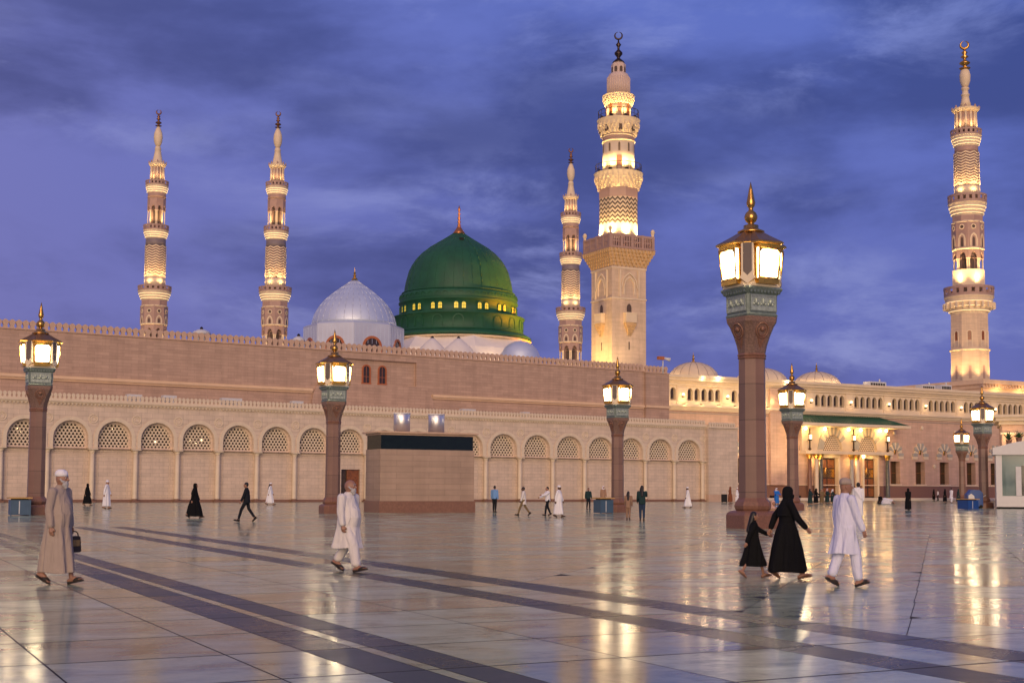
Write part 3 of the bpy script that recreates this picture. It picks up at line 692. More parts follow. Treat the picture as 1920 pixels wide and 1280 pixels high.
def ring_parapet(m, R, z0, z1, n, sides=None):
    """pierced balcony parapet: posts, two rails and small pierced panels"""
    h = z1-z0
    m.lathe([(R*0.965, z0), (R, z0), (R, z0+h*0.25), (R*0.965, z0+h*0.25)], 32, smooth=False)
    m.lathe([(R*0.955, z1-h*0.24), (R*1.012, z1-h*0.24), (R*1.012, z1), (R*0.955, z1)], 32, smooth=False)
    w = 2*pi*R/n
    for i in range(n):
        a = 2*pi*i/n; M0 = m.M; m.M = M0 @ rotz(a) @ trn(R*0.98, 0, 0)
        m.box(-R*0.02, R*0.02, -w*0.17, w*0.17, z0+h*0.25, z1-h*0.24); m.M = M0
def ringlathe(m, R0, R1, z0, z1, n=32, rot=0.0):   # hollow ring
    vs = []; fs = []
    for r, z in ((R0, z0), (R1, z0), (R1, z1), (R0, z1)):
        for k in range(n): a = rot+2*pi*k/n; vs.append((r*cos(a), r*sin(a), z))
    for j in range(4):
        for k in range(n): fs.append((j*n+k, j*n+(k+1) % n, ((j+1) % 4)*n+(k+1) % n, ((j+1) % 4)*n+k))
    m.add(vs, fs)
def minaret(label, loc, mpp, ytop, ztop, spec, zbase, pw=1.0, group='slender banded minarets'):
    t = thing('minaret', label, 'minaret', (loc[0], loc[1], 0), group=group)
    def Z(y): return ztop-(y-ytop)*mpp
    va = atan2(-loc[1], -loc[0])
    for s in spec:
        k = s[0]
        if k == 'finial':        # y0 (top), y1 (bottom)
            y0, y1, mat = s[1:]; h = (y1-y0)*mpp; zb = Z(y1); R = h*0.095
            f = MB().lathe([(R*1.6, zb), (R*1.9, zb+h*0.02), (R*0.6, zb+h*0.06), (R*0.6, zb+h*0.10), (R*1.75, zb+h*0.17), (R*1.75, zb+h*0.20), (R*0.5, zb+h*0.28), (R*0.5, zb+h*0.33), (R*1.3, zb+h*0.39), (R*0.45, zb+h*0.46), (R*1.0, zb+h*0.53), (R*0.4, zb+h*0.59), (R*0.3, zb+h*0.66)], 14)
            o = f.build('finial', mat, t)
            c = MB(); c.M = rotz(va+pi/2); Rc = h*0.12
            c.torus((0, 0, zb+h*0.66+Rc), Rc, 0.0, 'y', 32, 8, pi/2+0.12, pi/2-0.12+2*pi, rf=lambda u: max(0.02, h*0.042*sin(pi*u)**0.7))
            c.build('crescent', mat, o)
        elif k == 'solid':       # name, sides, mat, [(y, hw)]
            nm, n, mat, pr = s[1:]; c = cos(pi/n) if n <= 12 else 1
            MB().lathe([(hw*mpp/c, Z(y)) for y, hw in pr][::-1], n, va+pi/n).build(nm, mat, t)
        elif k == 'zig':
            y0, y1, hw, rows, teeth = s[1:]
            b = MB().lathe([(hw*mpp, Z(y1)), (hw*mpp, Z(y0))], 32).build('patterned_shaft', 'minaret_zig', t)
            z = MB(); rr = (Z(y0)-Z(y1))/rows; zigzag(z, hw*mpp, Z(y1), Z(y0)-rr*0.3, rows, teeth, rr*0.62, rr*0.45, 0.10)
            z.build('chevron_bands', 'minaret_cream', b)
        elif k == 'balcony':     # y0 parapet top, y1 parapet bottom, hw, y2 corbel bottom, hw2, shaft hw, top of lit zone
            y0, y1, hw, y2, hw2, hs, yl = s[1:8]; power = s[8] if len(s) > 8 else 1.0; pmat = s[9] if len(s) > 9 else 'minaret_pink'
            R = hw*mpp; z1, z0 = Z(y0), Z(y1); h = z1-z0; n = 20
            m = MB(); ringlathe(m, R*0.96, R*0.99, z0, z0+h*0.28); ringlathe(m, R*0.95, R*1.01, z1-h*0.26, z1)
            w = 2*pi*R/n
            for i in range(n):
                a = 2*pi*(i+0.5)/n; m.M = rotz(a) @ trn(R*0.975, 0, 0); m.box(-R*0.02, R*0.02, -w*0.27, w*0.27, z0+h*0.28, z1-h*0.26)
            m.M = Matrix.Identity(4); m.build('parapet', pmat, t)
            steps = 4; pr = []
            for i in range(steps):
                f0 = i/steps; f1 = (i+1)/steps; ra = hw2+(hw-hw2)*(f0**0.8); rb = hw2+(hw-hw2)*(f1**0.8)
                za = Z(y2)+(z0-Z(y2))*f0; zb = Z(y2)+(z0-Z(y2))*f1
                pr += [(ra*mpp, za), (ra*mpp*1.0+(rb-ra)*mpp*0.25, za+(zb-za)*0.55), (rb*mpp*0.985, za+(zb-za)*0.62)]
            pr += [(R*1.0, z0-0.02)]
            cb = MB().lathe(pr, 32, smooth=False).build('corbel_cornice', 'minaret_cream', t)
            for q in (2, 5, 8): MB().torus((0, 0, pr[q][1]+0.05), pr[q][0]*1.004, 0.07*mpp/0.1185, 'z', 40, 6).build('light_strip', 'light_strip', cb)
            # flood lamps on the balcony floor, washing the shaft above
            nl = 6; rl = (hs*0.25+hw*0.75)*mpp
            for i in range(nl):
                a = va + 2*pi*(i+0.5)/nl
                px, py = rl*cos(a), rl*sin(a)
                q = MB(); q.M = trn(px, py, z1-0.05) @ rotz(a); q.box(-0.14, 0.14, -0.22, 0.22, -0.1, 0.16); q.box(-0.02, 0.02, -0.03, 0.03, -0.5, -0.1); q.build('flood_lamp', 'bronze_dark', t)
                zl = Z(yl); H = zl-z1
                light('SPOT', (px*1.0, py*1.0, z1+0.32), power*pw*H*H*25, WARM, 0.6, target=(px*0.5, py*0.5, z1+H*0.9), spot=110, blend=1.0, parent=t)
        elif k == 'columns':     # y0,y1,hw: open tier of paired columns before a dark core
            y0, y1, hw = s[1:4]; n = 8; R = hw*mpp; z0, z1 = Z(y1), Z(y0); H = z1-z0
            core = MB().lathe([(R*0.66, z0), (R*0.66, z1)], 16).build('niche_core', 'minaret_pink', t)
            sh = MB().lathe([(R*0.2, z0), (R*0.2, z1)], 8); 
            for i in range(n):
                a = va+2*pi*(i+0.5)/n; hwf = R*0.94*tan(pi/n)*1.0
                m = MB(); m.M = rotz(a+pi/2) @ trn(0, -R*0.93, 0)
                m.plate(-hwf, hwf, z0+H*0.55, z1, hwf*0.55, z0+H*0.55, z0+H*0.62, 0, R*0.18, 'pointed', 10, 0, 1.6)
                m.build('arch_panel', 'minaret_pink', t)
                p = MB(); p.M = rotz(a+pi/2) @ trn(0, -R*0.66, 0); p.box(-hwf*0.34, hwf*0.34, -0.03, 0.06, z0+H*0.05, z0+H*0.68); p.build('niche', 'niche_dark', core)
                for sg in (-1, 1):
                    c = MB(); c.M = rotz(a+pi/2) @ trn(sg*hwf*0.74, -R*0.86, 0)
                    c.lathe([(R*0.075, z0), (R*0.06, z0+H*0.06), (R*0.055, z0+H*0.50), (R*0.085, z0+H*0.56)], 8); c.build('column', 'minaret_cream', t)
        elif k == 'oculi':       # eight-sided tier with round openings and pointed niches
            y0, y1, hw, yo, yn0, yn1 = s[1:7]; R = hw*mpp
            b = MB().lathe([(R/cos(pi/8), Z(y1)), (R/cos(pi/8), Z(y0))], 8, va+0.0).build('octagon_shaft', 'minaret_pink', t)
            for i in range(8):
                a = va+2*pi*(i+0.5)/8; M = rotz(a+pi/2) @ trn(0, -R, 0); w = R*tan(pi/8)
                o = MB(); o.M = M; o.torus((0, 0, Z(yo)), w*0.36, w*0.10, 'y', 18, 6); o = o.build('oculus', 'minaret_cream', b)
                d = MB(); d.M = M; n = 16; d.add([(w*0.3*cos(2*pi*q/n), -0.02, Z(yo)+w*0.3*sin(2*pi*q/n)) for q in range(n)], [tuple(range(n))]); d.build('oculus_hole', 'niche_dark', b)
                p = MB(); p.M = M; zs = Z(yn0)-w*0.9; p.archivolt(w*0.40, w*0.62, zs, -0.10, 0.02, 'pointed', 10, 0, 1.8); p.box(-w*0.62, -w*0.40, -0.10, 0.02, Z(yn1), zs); p.box(w*0.40, w*0.62, -0.10, 0.02, Z(yn1), zs); p.build('niche_frame', 'minaret_cream', b)
                p = MB(); p.M = M; p.fill_arch(w*0.20, Z(yn1), zs, -0.015, 'pointed', 8, 0, 1.8); p.build('niche', 'niche_dark', b)
        elif k == 'string':
            y, hw = s[1:3]
            MB().lathe([(hw*mpp*0.97, Z(y)-0.25), (hw*mpp*1.03, Z(y)-0.1), (hw*mpp*1.03, Z(y)+0.1), (hw*mpp*0.97, Z(y)+0.25)], 32).build('string_course', 'minaret_cream', t)
        elif k == 'lantern':     # ring of pilasters
            y0, y1, hw = s[1:4]; R = hw*mpp
            c = MB().lathe([(R*0.86, Z(y1)), (R*0.86, Z(y0))], 16).build('lantern_core', 'minaret_pink', t)
            for i in range(12):
                a = va+2*pi*i/12; q = MB(); q.tube((R*0.9*cos(a), R*0.9*sin(a), Z(y1)), (R*0.9*cos(a), R*0.9*sin(a), Z(y0)), R*0.12, R*0.10, 8); q.build('pilaster', 'minaret_cream', c)
            MB().lathe([(R*0.95, Z(y0)), (R*1.25, Z(y0)+(y0-(y0-5))*mpp), (R*1.28, Z(y0-7)), (R*0.9, Z(y0-7))], 16).build('lantern_cornice', 'minaret_cream', t)
            for i in range(8):
                a = va+2*pi*i/8; MB().lathe([(0.12*R, Z(y0-7)), (0.1*R, Z(y0-10)), (0.01, Z(y0-13))], 6, cx=R*1.18*cos(a), cy=R*1.18*sin(a)).build('cresting', 'minaret_pink', t)
    return t
# slender type: drawn at 7.03 px per metre
def slender(label, loc, pw):
    sp = [('finial', 203, 238, 'brass_dark'),
      ('solid', 'bulb', 24, 'minaret_cream', [(238,1.5),(243,4.5),(252,7.6),(260,8.4),(268,7.6),(275,5.2),(277,3.5)]),
      ('solid', 'neck', 24, 'minaret_cream', [(277,3.5),(278,5),(281,5.6),(283,6.2),(284,5.4),(295,7.2),(306,9.4),(307,10.4),(310,10.4)]),
      ('lantern', 318, 346, 13.2),
      ('balcony', 345, 354, 21.5, 369, 17.0, 13.2, 318, 0.9),
      ('solid', 'band', 32, 'minaret_pink', [(369,17.0),(378,17.0)]),
      ('columns', 378, 432, 16.8),
      ('balcony', 430, 440, 23.6, 456, 18.4, 16.8, 380, 0.8),
      ('solid', 'dark_band', 32, 'minaret_dark', [(456,18.6),(470,18.8)]),
      ('zig', 470, 530, 19.2, 12, 9),
      ('solid', 'plain_shaft', 32, 'minaret_cream', [(530,19.6),(548,19.8)]),
      ('balcony', 546, 556, 31.0, 574, 23.5, 19.8, 470, 1.0),
      ('solid', 'octagon_band', 8, 'minaret_pink', [(574,23.2),(584,23.4)]),
      ('string', 585, 24.6),
      ('oculi', 584, 618, 23.6, 595, 603, 618),
      ('string', 619, 24.4),
      ('columns', 619, 660, 24.0),
      ('solid', 'plain_shaft', 8, 'minaret_cream', [(660,24.2),(690,24.4)]),
      ('balcony', 690, 704, 38, 730, 28, 24.2, 622, 0.8),
      ('solid', 'lower_shaft', 8, 'minaret_base', [(730,28),(934,29)])]
    minaret(label, loc, 1/7.03, 203, 104.0, sp, 0, pw)
slender('leftmost slender banded minaret, farther left of the pair beyond the wall', (76.93, 360.2), 1.0)
slender('slender banded minaret between the leftmost minaret and the silver dome', (106.08, 346.3), 0.9)
slender('slender banded minaret partly behind the square-based minaret', (195.6, 342.4), 1.0)
spR = [('finial', 72, 132, 'brass'),
  ('solid', 'bulb', 24, 'minaret_cream', [(131,3),(136,8),(145,10.2),(156,9.6),(164,7),(168,5)]),
  ('solid', 'neck', 24, 'minaret_cream', [(168,5),(169,7.5),(172,7.5),(174,5.5),(181,6),(182,8),(184,8),(185,6.6),(195,8),(207,11.5)]),
  ('solid', 'lantern_top', 16, 'minaret_pink', [(207,11.5),(210,20),(215,20)]),
  ('lantern', 218, 254, 20.5),
  ('balcony', 252, 264, 28.5, 285, 21.5, 20.5, 218, 0.9),
  ('solid', 'band', 32, 'minaret_pink', [(285,21.5),(297,21.8)]),
  ('zig', 297, 361, 23.0, 12, 9),
  ('solid', 'plain_shaft', 32, 'minaret_cream', [(361,23.6),(380,23.8)]),
  ('balcony', 378, 394, 35.5, 419, 27.4, 23.8, 300, 1.1),
  ('solid', 'octagon_band', 8, 'minaret_pink', [(419,27),(431,27.2)]),
  ('string', 431, 28.6),
  ('oculi', 430, 481, 27.4, 441, 454, 479),
  ('string', 482, 28.6),
  ('columns', 482, 523, 28.0),
  ('solid', 'plain_shaft', 8, 'minaret_cream', [(522,28.6),(556,29.2)]),
  ('balcony', 554, 572, 45.5, 606, 33.5, 29.2, 440, 1.2),
  ('solid', 'niche_shaft', 8, 'minaret_base', [(606,33.0),(672,33.4)]),
  ('string', 673, 36.0),
  ('solid', 'lower_shaft', 8, 'minaret_base', [(673,34.0),(945,35)])]
MR = minaret('tall pale minaret at the far right behind the long facade', (226.4, 216.5), 0.1185, 72, 104.0, spR, 0, 1.15)
def right_minaret_niches():
    va = atan2(-216.5, -226.4); m = 0.1185
    for i in range(8):
        a = va+2*pi*i/8; M = rotz(a+pi/2) @ trn(0, -33.2*m, 0)
        z0 = 104-(668-72)*m; zs = 104-(642-72)*m
        f = MB(); f.M = M; f.archivolt(0.45, 0.62, zs, -0.08, 0.03); f.box(-0.62, -0.45, -0.08, 0.03, z0, zs); f.box(0.45, 0.62, -0.08, 0.03, z0, zs); f.build('niche_frame', 'facade_trim', MR)
        f = MB(); f.M = M; f.fill_arch(0.40, z0, zs, -0.012); f.build('niche', 'wood_door', MR)
        f = MB(); f.M = rotz(a+pi/2) @ trn(0, -34.2*m, 0); f.box(-0.28, 0.28, -0.05, 0.05, 104-(728-72)*m, 104-(704-72)*m); f.build('slit_window', 'minaret_pink', MR)
    # bracketed arches under the balcony
    b = MB()
    for i in range(24):
        a = 2*pi*i/24; b.M = rotz(a) @ trn(40*m, 0, 104-(592-72)*m); b.box(-0.5, 0.9, -0.16, 0.16, -0.4, 0.9)
    b.build('corbel_brackets', 'facade_trim', MR)['kind'] = 'stuff'
    for i in range(8):
        a = va+2*pi*(i+0.5)/8; r = 40*m
        light('SPOT', (r*1.35*cos(a), r*1.35*sin(a), 25.5), 3000, WARM, 0.4, target=(r*0.6*cos(a), r*0.6*sin(a), 40), spot=90, parent=MR)
right_minaret_niches()

# ---- the older minaret with a square base
def old_minaret():
    X, Y, m = 106.3, 171.4, 1/12.42
    t = thing('square_minaret', 'floodlit minaret with a square lower tower and round upper tiers beside the green dome', 'minaret', (X, Y, 0))
    def Z(y): return 72-(y-58)*m
    va = atan2(-Y, -X); CR = 'minaret_cream'
    f = MB().lathe([(0.95, Z(121)), (0.8, Z(118)), (0.25, Z(112)), (0.25, Z(110)), (0.62, Z(104)), (0.62, Z(101)), (0.18, Z(95)), (0.18, Z(90)), (0.42, Z(85.5)), (0.15, Z(81)), (0.1, Z(76))], 16).build('finial', 'bronze_dark', t)
    c = MB(); c.M = rotz(va+pi/2); c.torus((0, 0, Z(67.5)), 0.56, 0.0, 'y', 32, 8, pi/2+0.14, pi/2-0.14+2*pi, rf=lambda u: max(0.04, 0.15*sin(pi*u)**0.7)); c.build('crescent', 'bronze_dark', f)
    MB().lathe([(12.8*m/0.92, Z(143)), (12.8*m/0.92, Z(125)), (9*m, Z(119)), (5*m, Z(117))], 8, va).build('cupola', 'cap_stone', t)
    for i in range(8):
        a = va+2*pi*(i+0.5)/8; M = rotz(a+pi/2) @ trn(0, -12.9*m, 0); p = MB(); p.M = M; p.fill_arch(0.24, Z(140.5), Z(133), -0.03, n=10); p.build('cupola_opening', 'niche_dark', t)
    MB().lathe([(21*m, Z(187)), (21.5*m, Z(160)), (21*m, Z(150)), (18*m, Z(144)), (13*m, Z(141))], 32).build('fluted_drum', 'cap_stone', t)
    fl = MB()
    for i in range(32):
        a = 2*pi*i/32; fl.tube((21.3*m*cos(a), 21.3*m*sin(a), Z(186)), (21.3*m*cos(a), 21.3*m*sin(a), Z(151)), 0.10, 0.10, 6)
    fl.build('fluting', 'cap_stone', t)['kind'] = 'stuff'
    def stal(y0, y1, h0, h1, name='stalactite_cornice', rows=4, nb=28):
        pr = []
        for i in range(rows):
            a = h1+(h0-h1)*(i/rows)**0.9; b = h1+(h0-h1)*((i+1)/rows)**0.9; za = Z(y1)+(Z(y0)-Z(y1))*i/rows; zb = Z(y1)+(Z(y0)-Z(y1))*(i+1)/rows
            pr += [(a*m, za), (b*m*0.99, za+(zb-za)*0.7)]
        pr += [(h0*m, Z(y0))]
        o = MB().lathe(pr, 32, smooth=False).build(name, CR, t)
        b = MB()
        for i in range(rows-1):
            rr = (h1+(h0-h1)*((i+0.9)/rows)**0.9)*m; zz = Z(y1)+(Z(y0)-Z(y1))*(i+0.45)/rows
            for q in range(nb):
                b.M = rotz(2*pi*(q+0.5*(i % 2))/nb) @ trn(rr, 0, zz); b.box(-0.25, 0.12, -0.10, 0.10, -(Z(y0)-Z(y1))/rows*0.5, (Z(y0)-Z(y1))/rows*0.45)
        b.build('stalactites', CR, o)['kind'] = 'stuff'
    stal(186, 204, 31, 23)
    MB().lathe([(23*m, Z(236)), (23*m, Z(203))], 32).build('window_tier', CR, t)
    for i in range(8):
        a = va+0.1+2*pi*i/8; M = rotz(a+pi/2) @ trn(0, -23.1*m, 0); p = MB(); p.M = M; p.fill_arch(0.30, Z(233), Z(207), -0.04, 'pointed', 10); p.build('tier_window', 'wood_door', t)
    def railing(y0, y1, hw):
        r = MB(); r.torus((0, 0, Z(y0)), hw*m, 0.05, 'z', 40, 6); r.torus((0, 0, (Z(y0)+Z(y1))/2), hw*m, 0.03, 'z', 40, 6)
        for i in range(20): a = 2*pi*i/20; r.tube((hw*m*cos(a), hw*m*sin(a), Z(y1)), (hw*m*cos(a), hw*m*sin(a), Z(y0)), 0.035, n=5)
        r.build('railing', 'bronze_dark', t)
    def lamps(y, hw, hs, ytop, power, n=8, pts=50):
        for i in range(n):
            a = va+2*pi*(i+0.5)/n; r = (hw*0.78+hs*0.22)*m; x, yy = r*cos(a), r*sin(a); z = Z(y); H = Z(ytop)-z
            q = MB(); q.M = trn(x, yy, z) @ rotz(a); q.box(-0.16, 0.16, -0.25, 0.25, 0.05, 0.45); q.build('flood_lamp', 'bronze_dark', t)
            light('SPOT', (x, yy, z+0.62), power*H*H*70, (1.0, 0.68, 0.26), 0.5, target=(x*0.5, yy*0.5, z+H*0.9), spot=115, parent=t)
    railing(217, 234, 38.5); stal(234, 263, 41.5, 31.0)
    lamps(234, 38, 23, 190, 1.0)
    for i in range(8):
        a = va+0.1+2*pi*i/8; M = rotz(a+pi/2) @ trn(0, -34.5*m, 0); p = MB(); p.M = M; p.fill_arch(0.28, Z(259), Z(252), -0.2, 'pointed', 8, 0, 1.6); p.box(-0.28, 0.28, -0.19, 0.3, Z(259), Z(252)); p.build('cornice_recess', 'niche_dark', t)
    MB().lathe([(30.5*m, Z(276)), (30.5*m, Z(263))], 32).build('plain_band', 'minaret_pink', t)
    for yy in (266, 276): MB().lathe([(30.5*m, Z(yy+1.6)), (32*m, Z(yy+0.8)), (32*m, Z(yy-0.8)), (30.5*m, Z(yy-1.6))], 32).build('string_course', CR, t)
    MB().lathe([(30.2*m, Z(342)), (30.2*m, Z(276))], 32).build('round_shaft', CR, t)
    for i in range(10):
        a = va+0.05+2*pi*i/10; M = rotz(a+pi/2) @ trn(0, -30.3*m, 0); p = MB(); p.M = M; p.fill_arch(0.16, Z(298), Z(284), -0.03, 'pointed', 8); p.build('slit_window', 'niche_dark', t)
        if i % 5 == 0: p = MB(); p.M = M; p.box(-0.42, 0.42, -0.06, 0.05, Z(340), Z(307)); p.build('balcony_door', 'wood_door', t)
    railing(321, 338, 43.5); stal(337, 368, 47, 36, rows=5); lamps(337, 43, 30, 280, 1.0)
    MB().lathe([(36*m/0.924, Z(386)), (36*m/0.924, Z(368))], 8, va+0.35).build('octagon_band', 'minaret_pink', t)
    MB().lathe([(35.3*m/0.924, Z(466)), (35.3*m/0.924, Z(386))], 8, va+0.35).build('octagon_shaft', CR, t)
    # dark inlaid chevrons on the octagon faces
    fw = 35.3*m*tan(pi/8)
    for i in range(8):
        a = va+0.35+2*pi*(i+0.5)/8; ch = MB(); ch.M = rotz(a+pi/2) @ trn(0, -35.3*m, 0)
        for j in range(6):
            zz = Z(437)+j*(Z(390)-Z(437))/5.6
            for q in range(6):
                xa, xb = -fw+q*fw/3, -fw+(q+1)*fw/3; u0, u1 = (0, 0.42) if q % 2 == 0 else (0.42, 0)
                ch.add([(xa, -0.03, zz+u0), (xb, -0.03, zz+u1), (xb, -0.03, zz+u1+0.34), (xa, -0.03, zz+u0+0.34)], [(0,1,2,3)])
        ch.build('chevron_inlay', 'orange_frame' if False else 'niche_dark', t)
    # square gallery
    a_ = 3.0; g0, g1 = Z(488), Z(461); G_ = 3.95
    p = MB()
    for s4 in range(4):
        p.M = rotz(s4*pi/2)
        p.box(-G_+0.02, G_-0.02, -G_, -G_+0.24, g0, g0+0.35); p.box(-G_+0.02, G_-0.02, -G_, -G_+0.24, g1-0.35, g1)
        for q in range(5): x = -G_+0.25+q*(2*G_-0.5)/4; p.box(x-0.22, x+0.22, -G_-0.03, -G_+0.26, g0, g1+0.05)
        for q in range(4):
            x = -G_+0.25+(q+0.5)*(2*G_-0.5)/4
            for u in (-0.42, 0, 0.42): p.box(x+u-0.10, x+u+0.10, -G_+0.05, -G_+0.2, g0+0.35, g1-0.35)
            p.box(x-0.62, x+0.62, -G_+0.06, -G_+0.19, (g0+g1)/2-0.09, (g0+g1)/2+0.09)
    p.build('square_parapet', 'minaret_pink', t)
    for sx in (-1, 1):
        for sy in (-1, 1):
            MB().lathe([(0.2, g1+0.05), (0.2, g1+0.3), (0.34, g1+0.7), (0.2, g1+1.05), (0.02, g1+1.15)], 12, cx=sx*(G_-0.2), cy=sy*(G_-0.2)).build('corner_knob', CR, t)
    mu = MB(); zt, zb = Z(488), Z(518); rows = 5
    for i in range(rows):
        h = 3.02+(4.05-3.02)*((i+1)/rows)**1.1; za = zb+(zt-zb)*i/rows; zc = zb+(zt-zb)*(i+1)/rows
        mu.box(-h+0.1, h-0.1, -h+0.1, h-0.1, za, zc-0.01)
        nb = 9+i
        for s4 in range(4):
            mu.M = rotz(s4*pi/2)
            for q in range(nb):
                x = -h+(q+0.5+0.0*(i % 2))*2*h/nb; w = h/nb*0.55
                mu.prism_xz([(x-w, zc-0.03), (x-w*0.9, za+(zc-za)*0.4), (x, za-0.12), (x+w*0.9, za+(zc-za)*0.4), (x+w, zc-0.03)][::-1], -h-0.06, -h+0.3)
            mu.M = Matrix.Identity(4)
    mu.build('muqarnas_cornice', 'muqarnas', t)
    MB().box(-4.1, 4.1, -4.1, 4.1, zt, zt+0.1).build('gallery_floor', 'minaret_pink', t)
    lamps(466, 44, 35, 376, 1.35, 8, 95)
    MB().box(-a_, a_, -a_, a_, 15, Z(518)).build('square_tower', 'minaret_base', t)
    for s4, (sx, sy) in enumerate(((0, -1), (-1, 0), (0, 1), (1, 0))):
        R4 = Matrix.Identity(4) if s4 == 0 else rotz({1: -pi/2, 2: pi, 3: pi/2}[s4])
        k = MB(); k.M = R4
        k.box(-3.08, 3.08, -3.1, -3.0, Z(581), Z(578)); k.box(-3.08, 3.08, -3.1, -3.0, Z(524), Z(521))
        for x in (-1.75, 1.55): k.box(x, x+0.2, -3.2, -3.0, Z(577), Z(525))
        k.archivolt(0.85, 1.02, Z(556), -3.22, -3.0, 'pointed', 12); k.archivolt(1.35, 1.5, Z(560), -3.2, -3.0, 'pointed', 12, 0, 1.8)
        k.box(-1.02, -0.85, -3.14, -3.0, Z(572), Z(556)); k.box(0.85, 1.02, -3.14, -3.0, Z(572), Z(556))
        k.build('carved_panel', 'facade_trim', t)
        w = MB(); w.M = R4; w.fill_arch(0.42, Z(609), Z(596), -3.02, 'pointed', 10); w.build('tower_window', 'niche_dark', t)
        b = MB(); b.M = R4; b.box(-0.95, 0.95, -3.7, -3.0, Z(623), Z(608)); b.box(-1.0, 1.0, -3.75, -3.0, Z(608.5), Z(606)); b.box(-1.0, 1.0, -3.75, -3.0, Z(624.5), Z(622.5))
        bal = b.build('small_balcony', CR, t)
        b = MB(); b.M = R4
        for i in range(4):
            h = 0.92-i*0.2; b.box(-h, h, -3.65+i*0.16, -3.0, Z(630+i*5.5), Z(624.5+i*5.5)-0.02)
            for q in range(5): x = -h+(q+0.5)*2*h/5; b.box(x-0.08, x+0.08, -3.72+i*0.16, -3.1, Z(632+i*5.5), Z(626+i*5.5))
        b.build('balcony_corbel', 'muqarnas', bal)
        w = MB(); w.M = R4; w.box(-0.10, 0.10, -3.02, -2.9, Z(675), Z(660)); w.build('slit_window', 'niche_dark', t)
    for (lx, ly, pw) in ((-6.5, -4.0, 3600), (-7.0, 1.5, 3600), (-2.5, -7.0, 700), (3.5, -7.0, 600)):
        light('SPOT', (lx, ly, 17.6), pw, (1.0, 0.66, 0.24) if lx < -4 else (1.0, 0.80, 0.52), 0.3, target=(0, 0, 30), spot=95, parent=t)
        q = MB(); q.M = trn(lx*1.02, ly*1.02, 17.3); q.box(-0.25, 0.25, -0.2, 0.2, -1.7, 0.15); q.build('flood_lamp', 'bronze_dark', t)
old_minaret()
# floodlights for the domes: yellow from the right, warm white round the base
def dome_lights():
    yl = (1.0, 0.32, 0.0)
    light('SPOT', (97.6, 148.6, 16.6), 150000, yl, 0.5, target=(81, 166, 31.5), spot=46)
    q = MB(); q.M = HW.matrix_basis.inverted() @ trn(97.8, 148.4, 15.6); q.box(-0.4, 0.4, -0.3, 0.3, 0, 0.9); q.build('flood_lamp', 'bronze_dark', HW)
    for a in range(7):
        b = atan2(-168, -77.9)+radians(-75+25*a); x, y = 77.9+13.5*cos(b), 168+13.5*sin(b)
        light('POINT', (x, y, 18.4), 120 + (160 if a > 3 else 0), (1.0, 0.66, 0.32), 0.2)
        q = MB(); q.M = HW.matrix_basis.inverted() @ trn(x, y, 15.6); q.box(-0.15, 0.15, -0.15, 0.15, 0, 2.5); q.build('flood_lamp', 'bronze_dark', HW)
dome_lights()

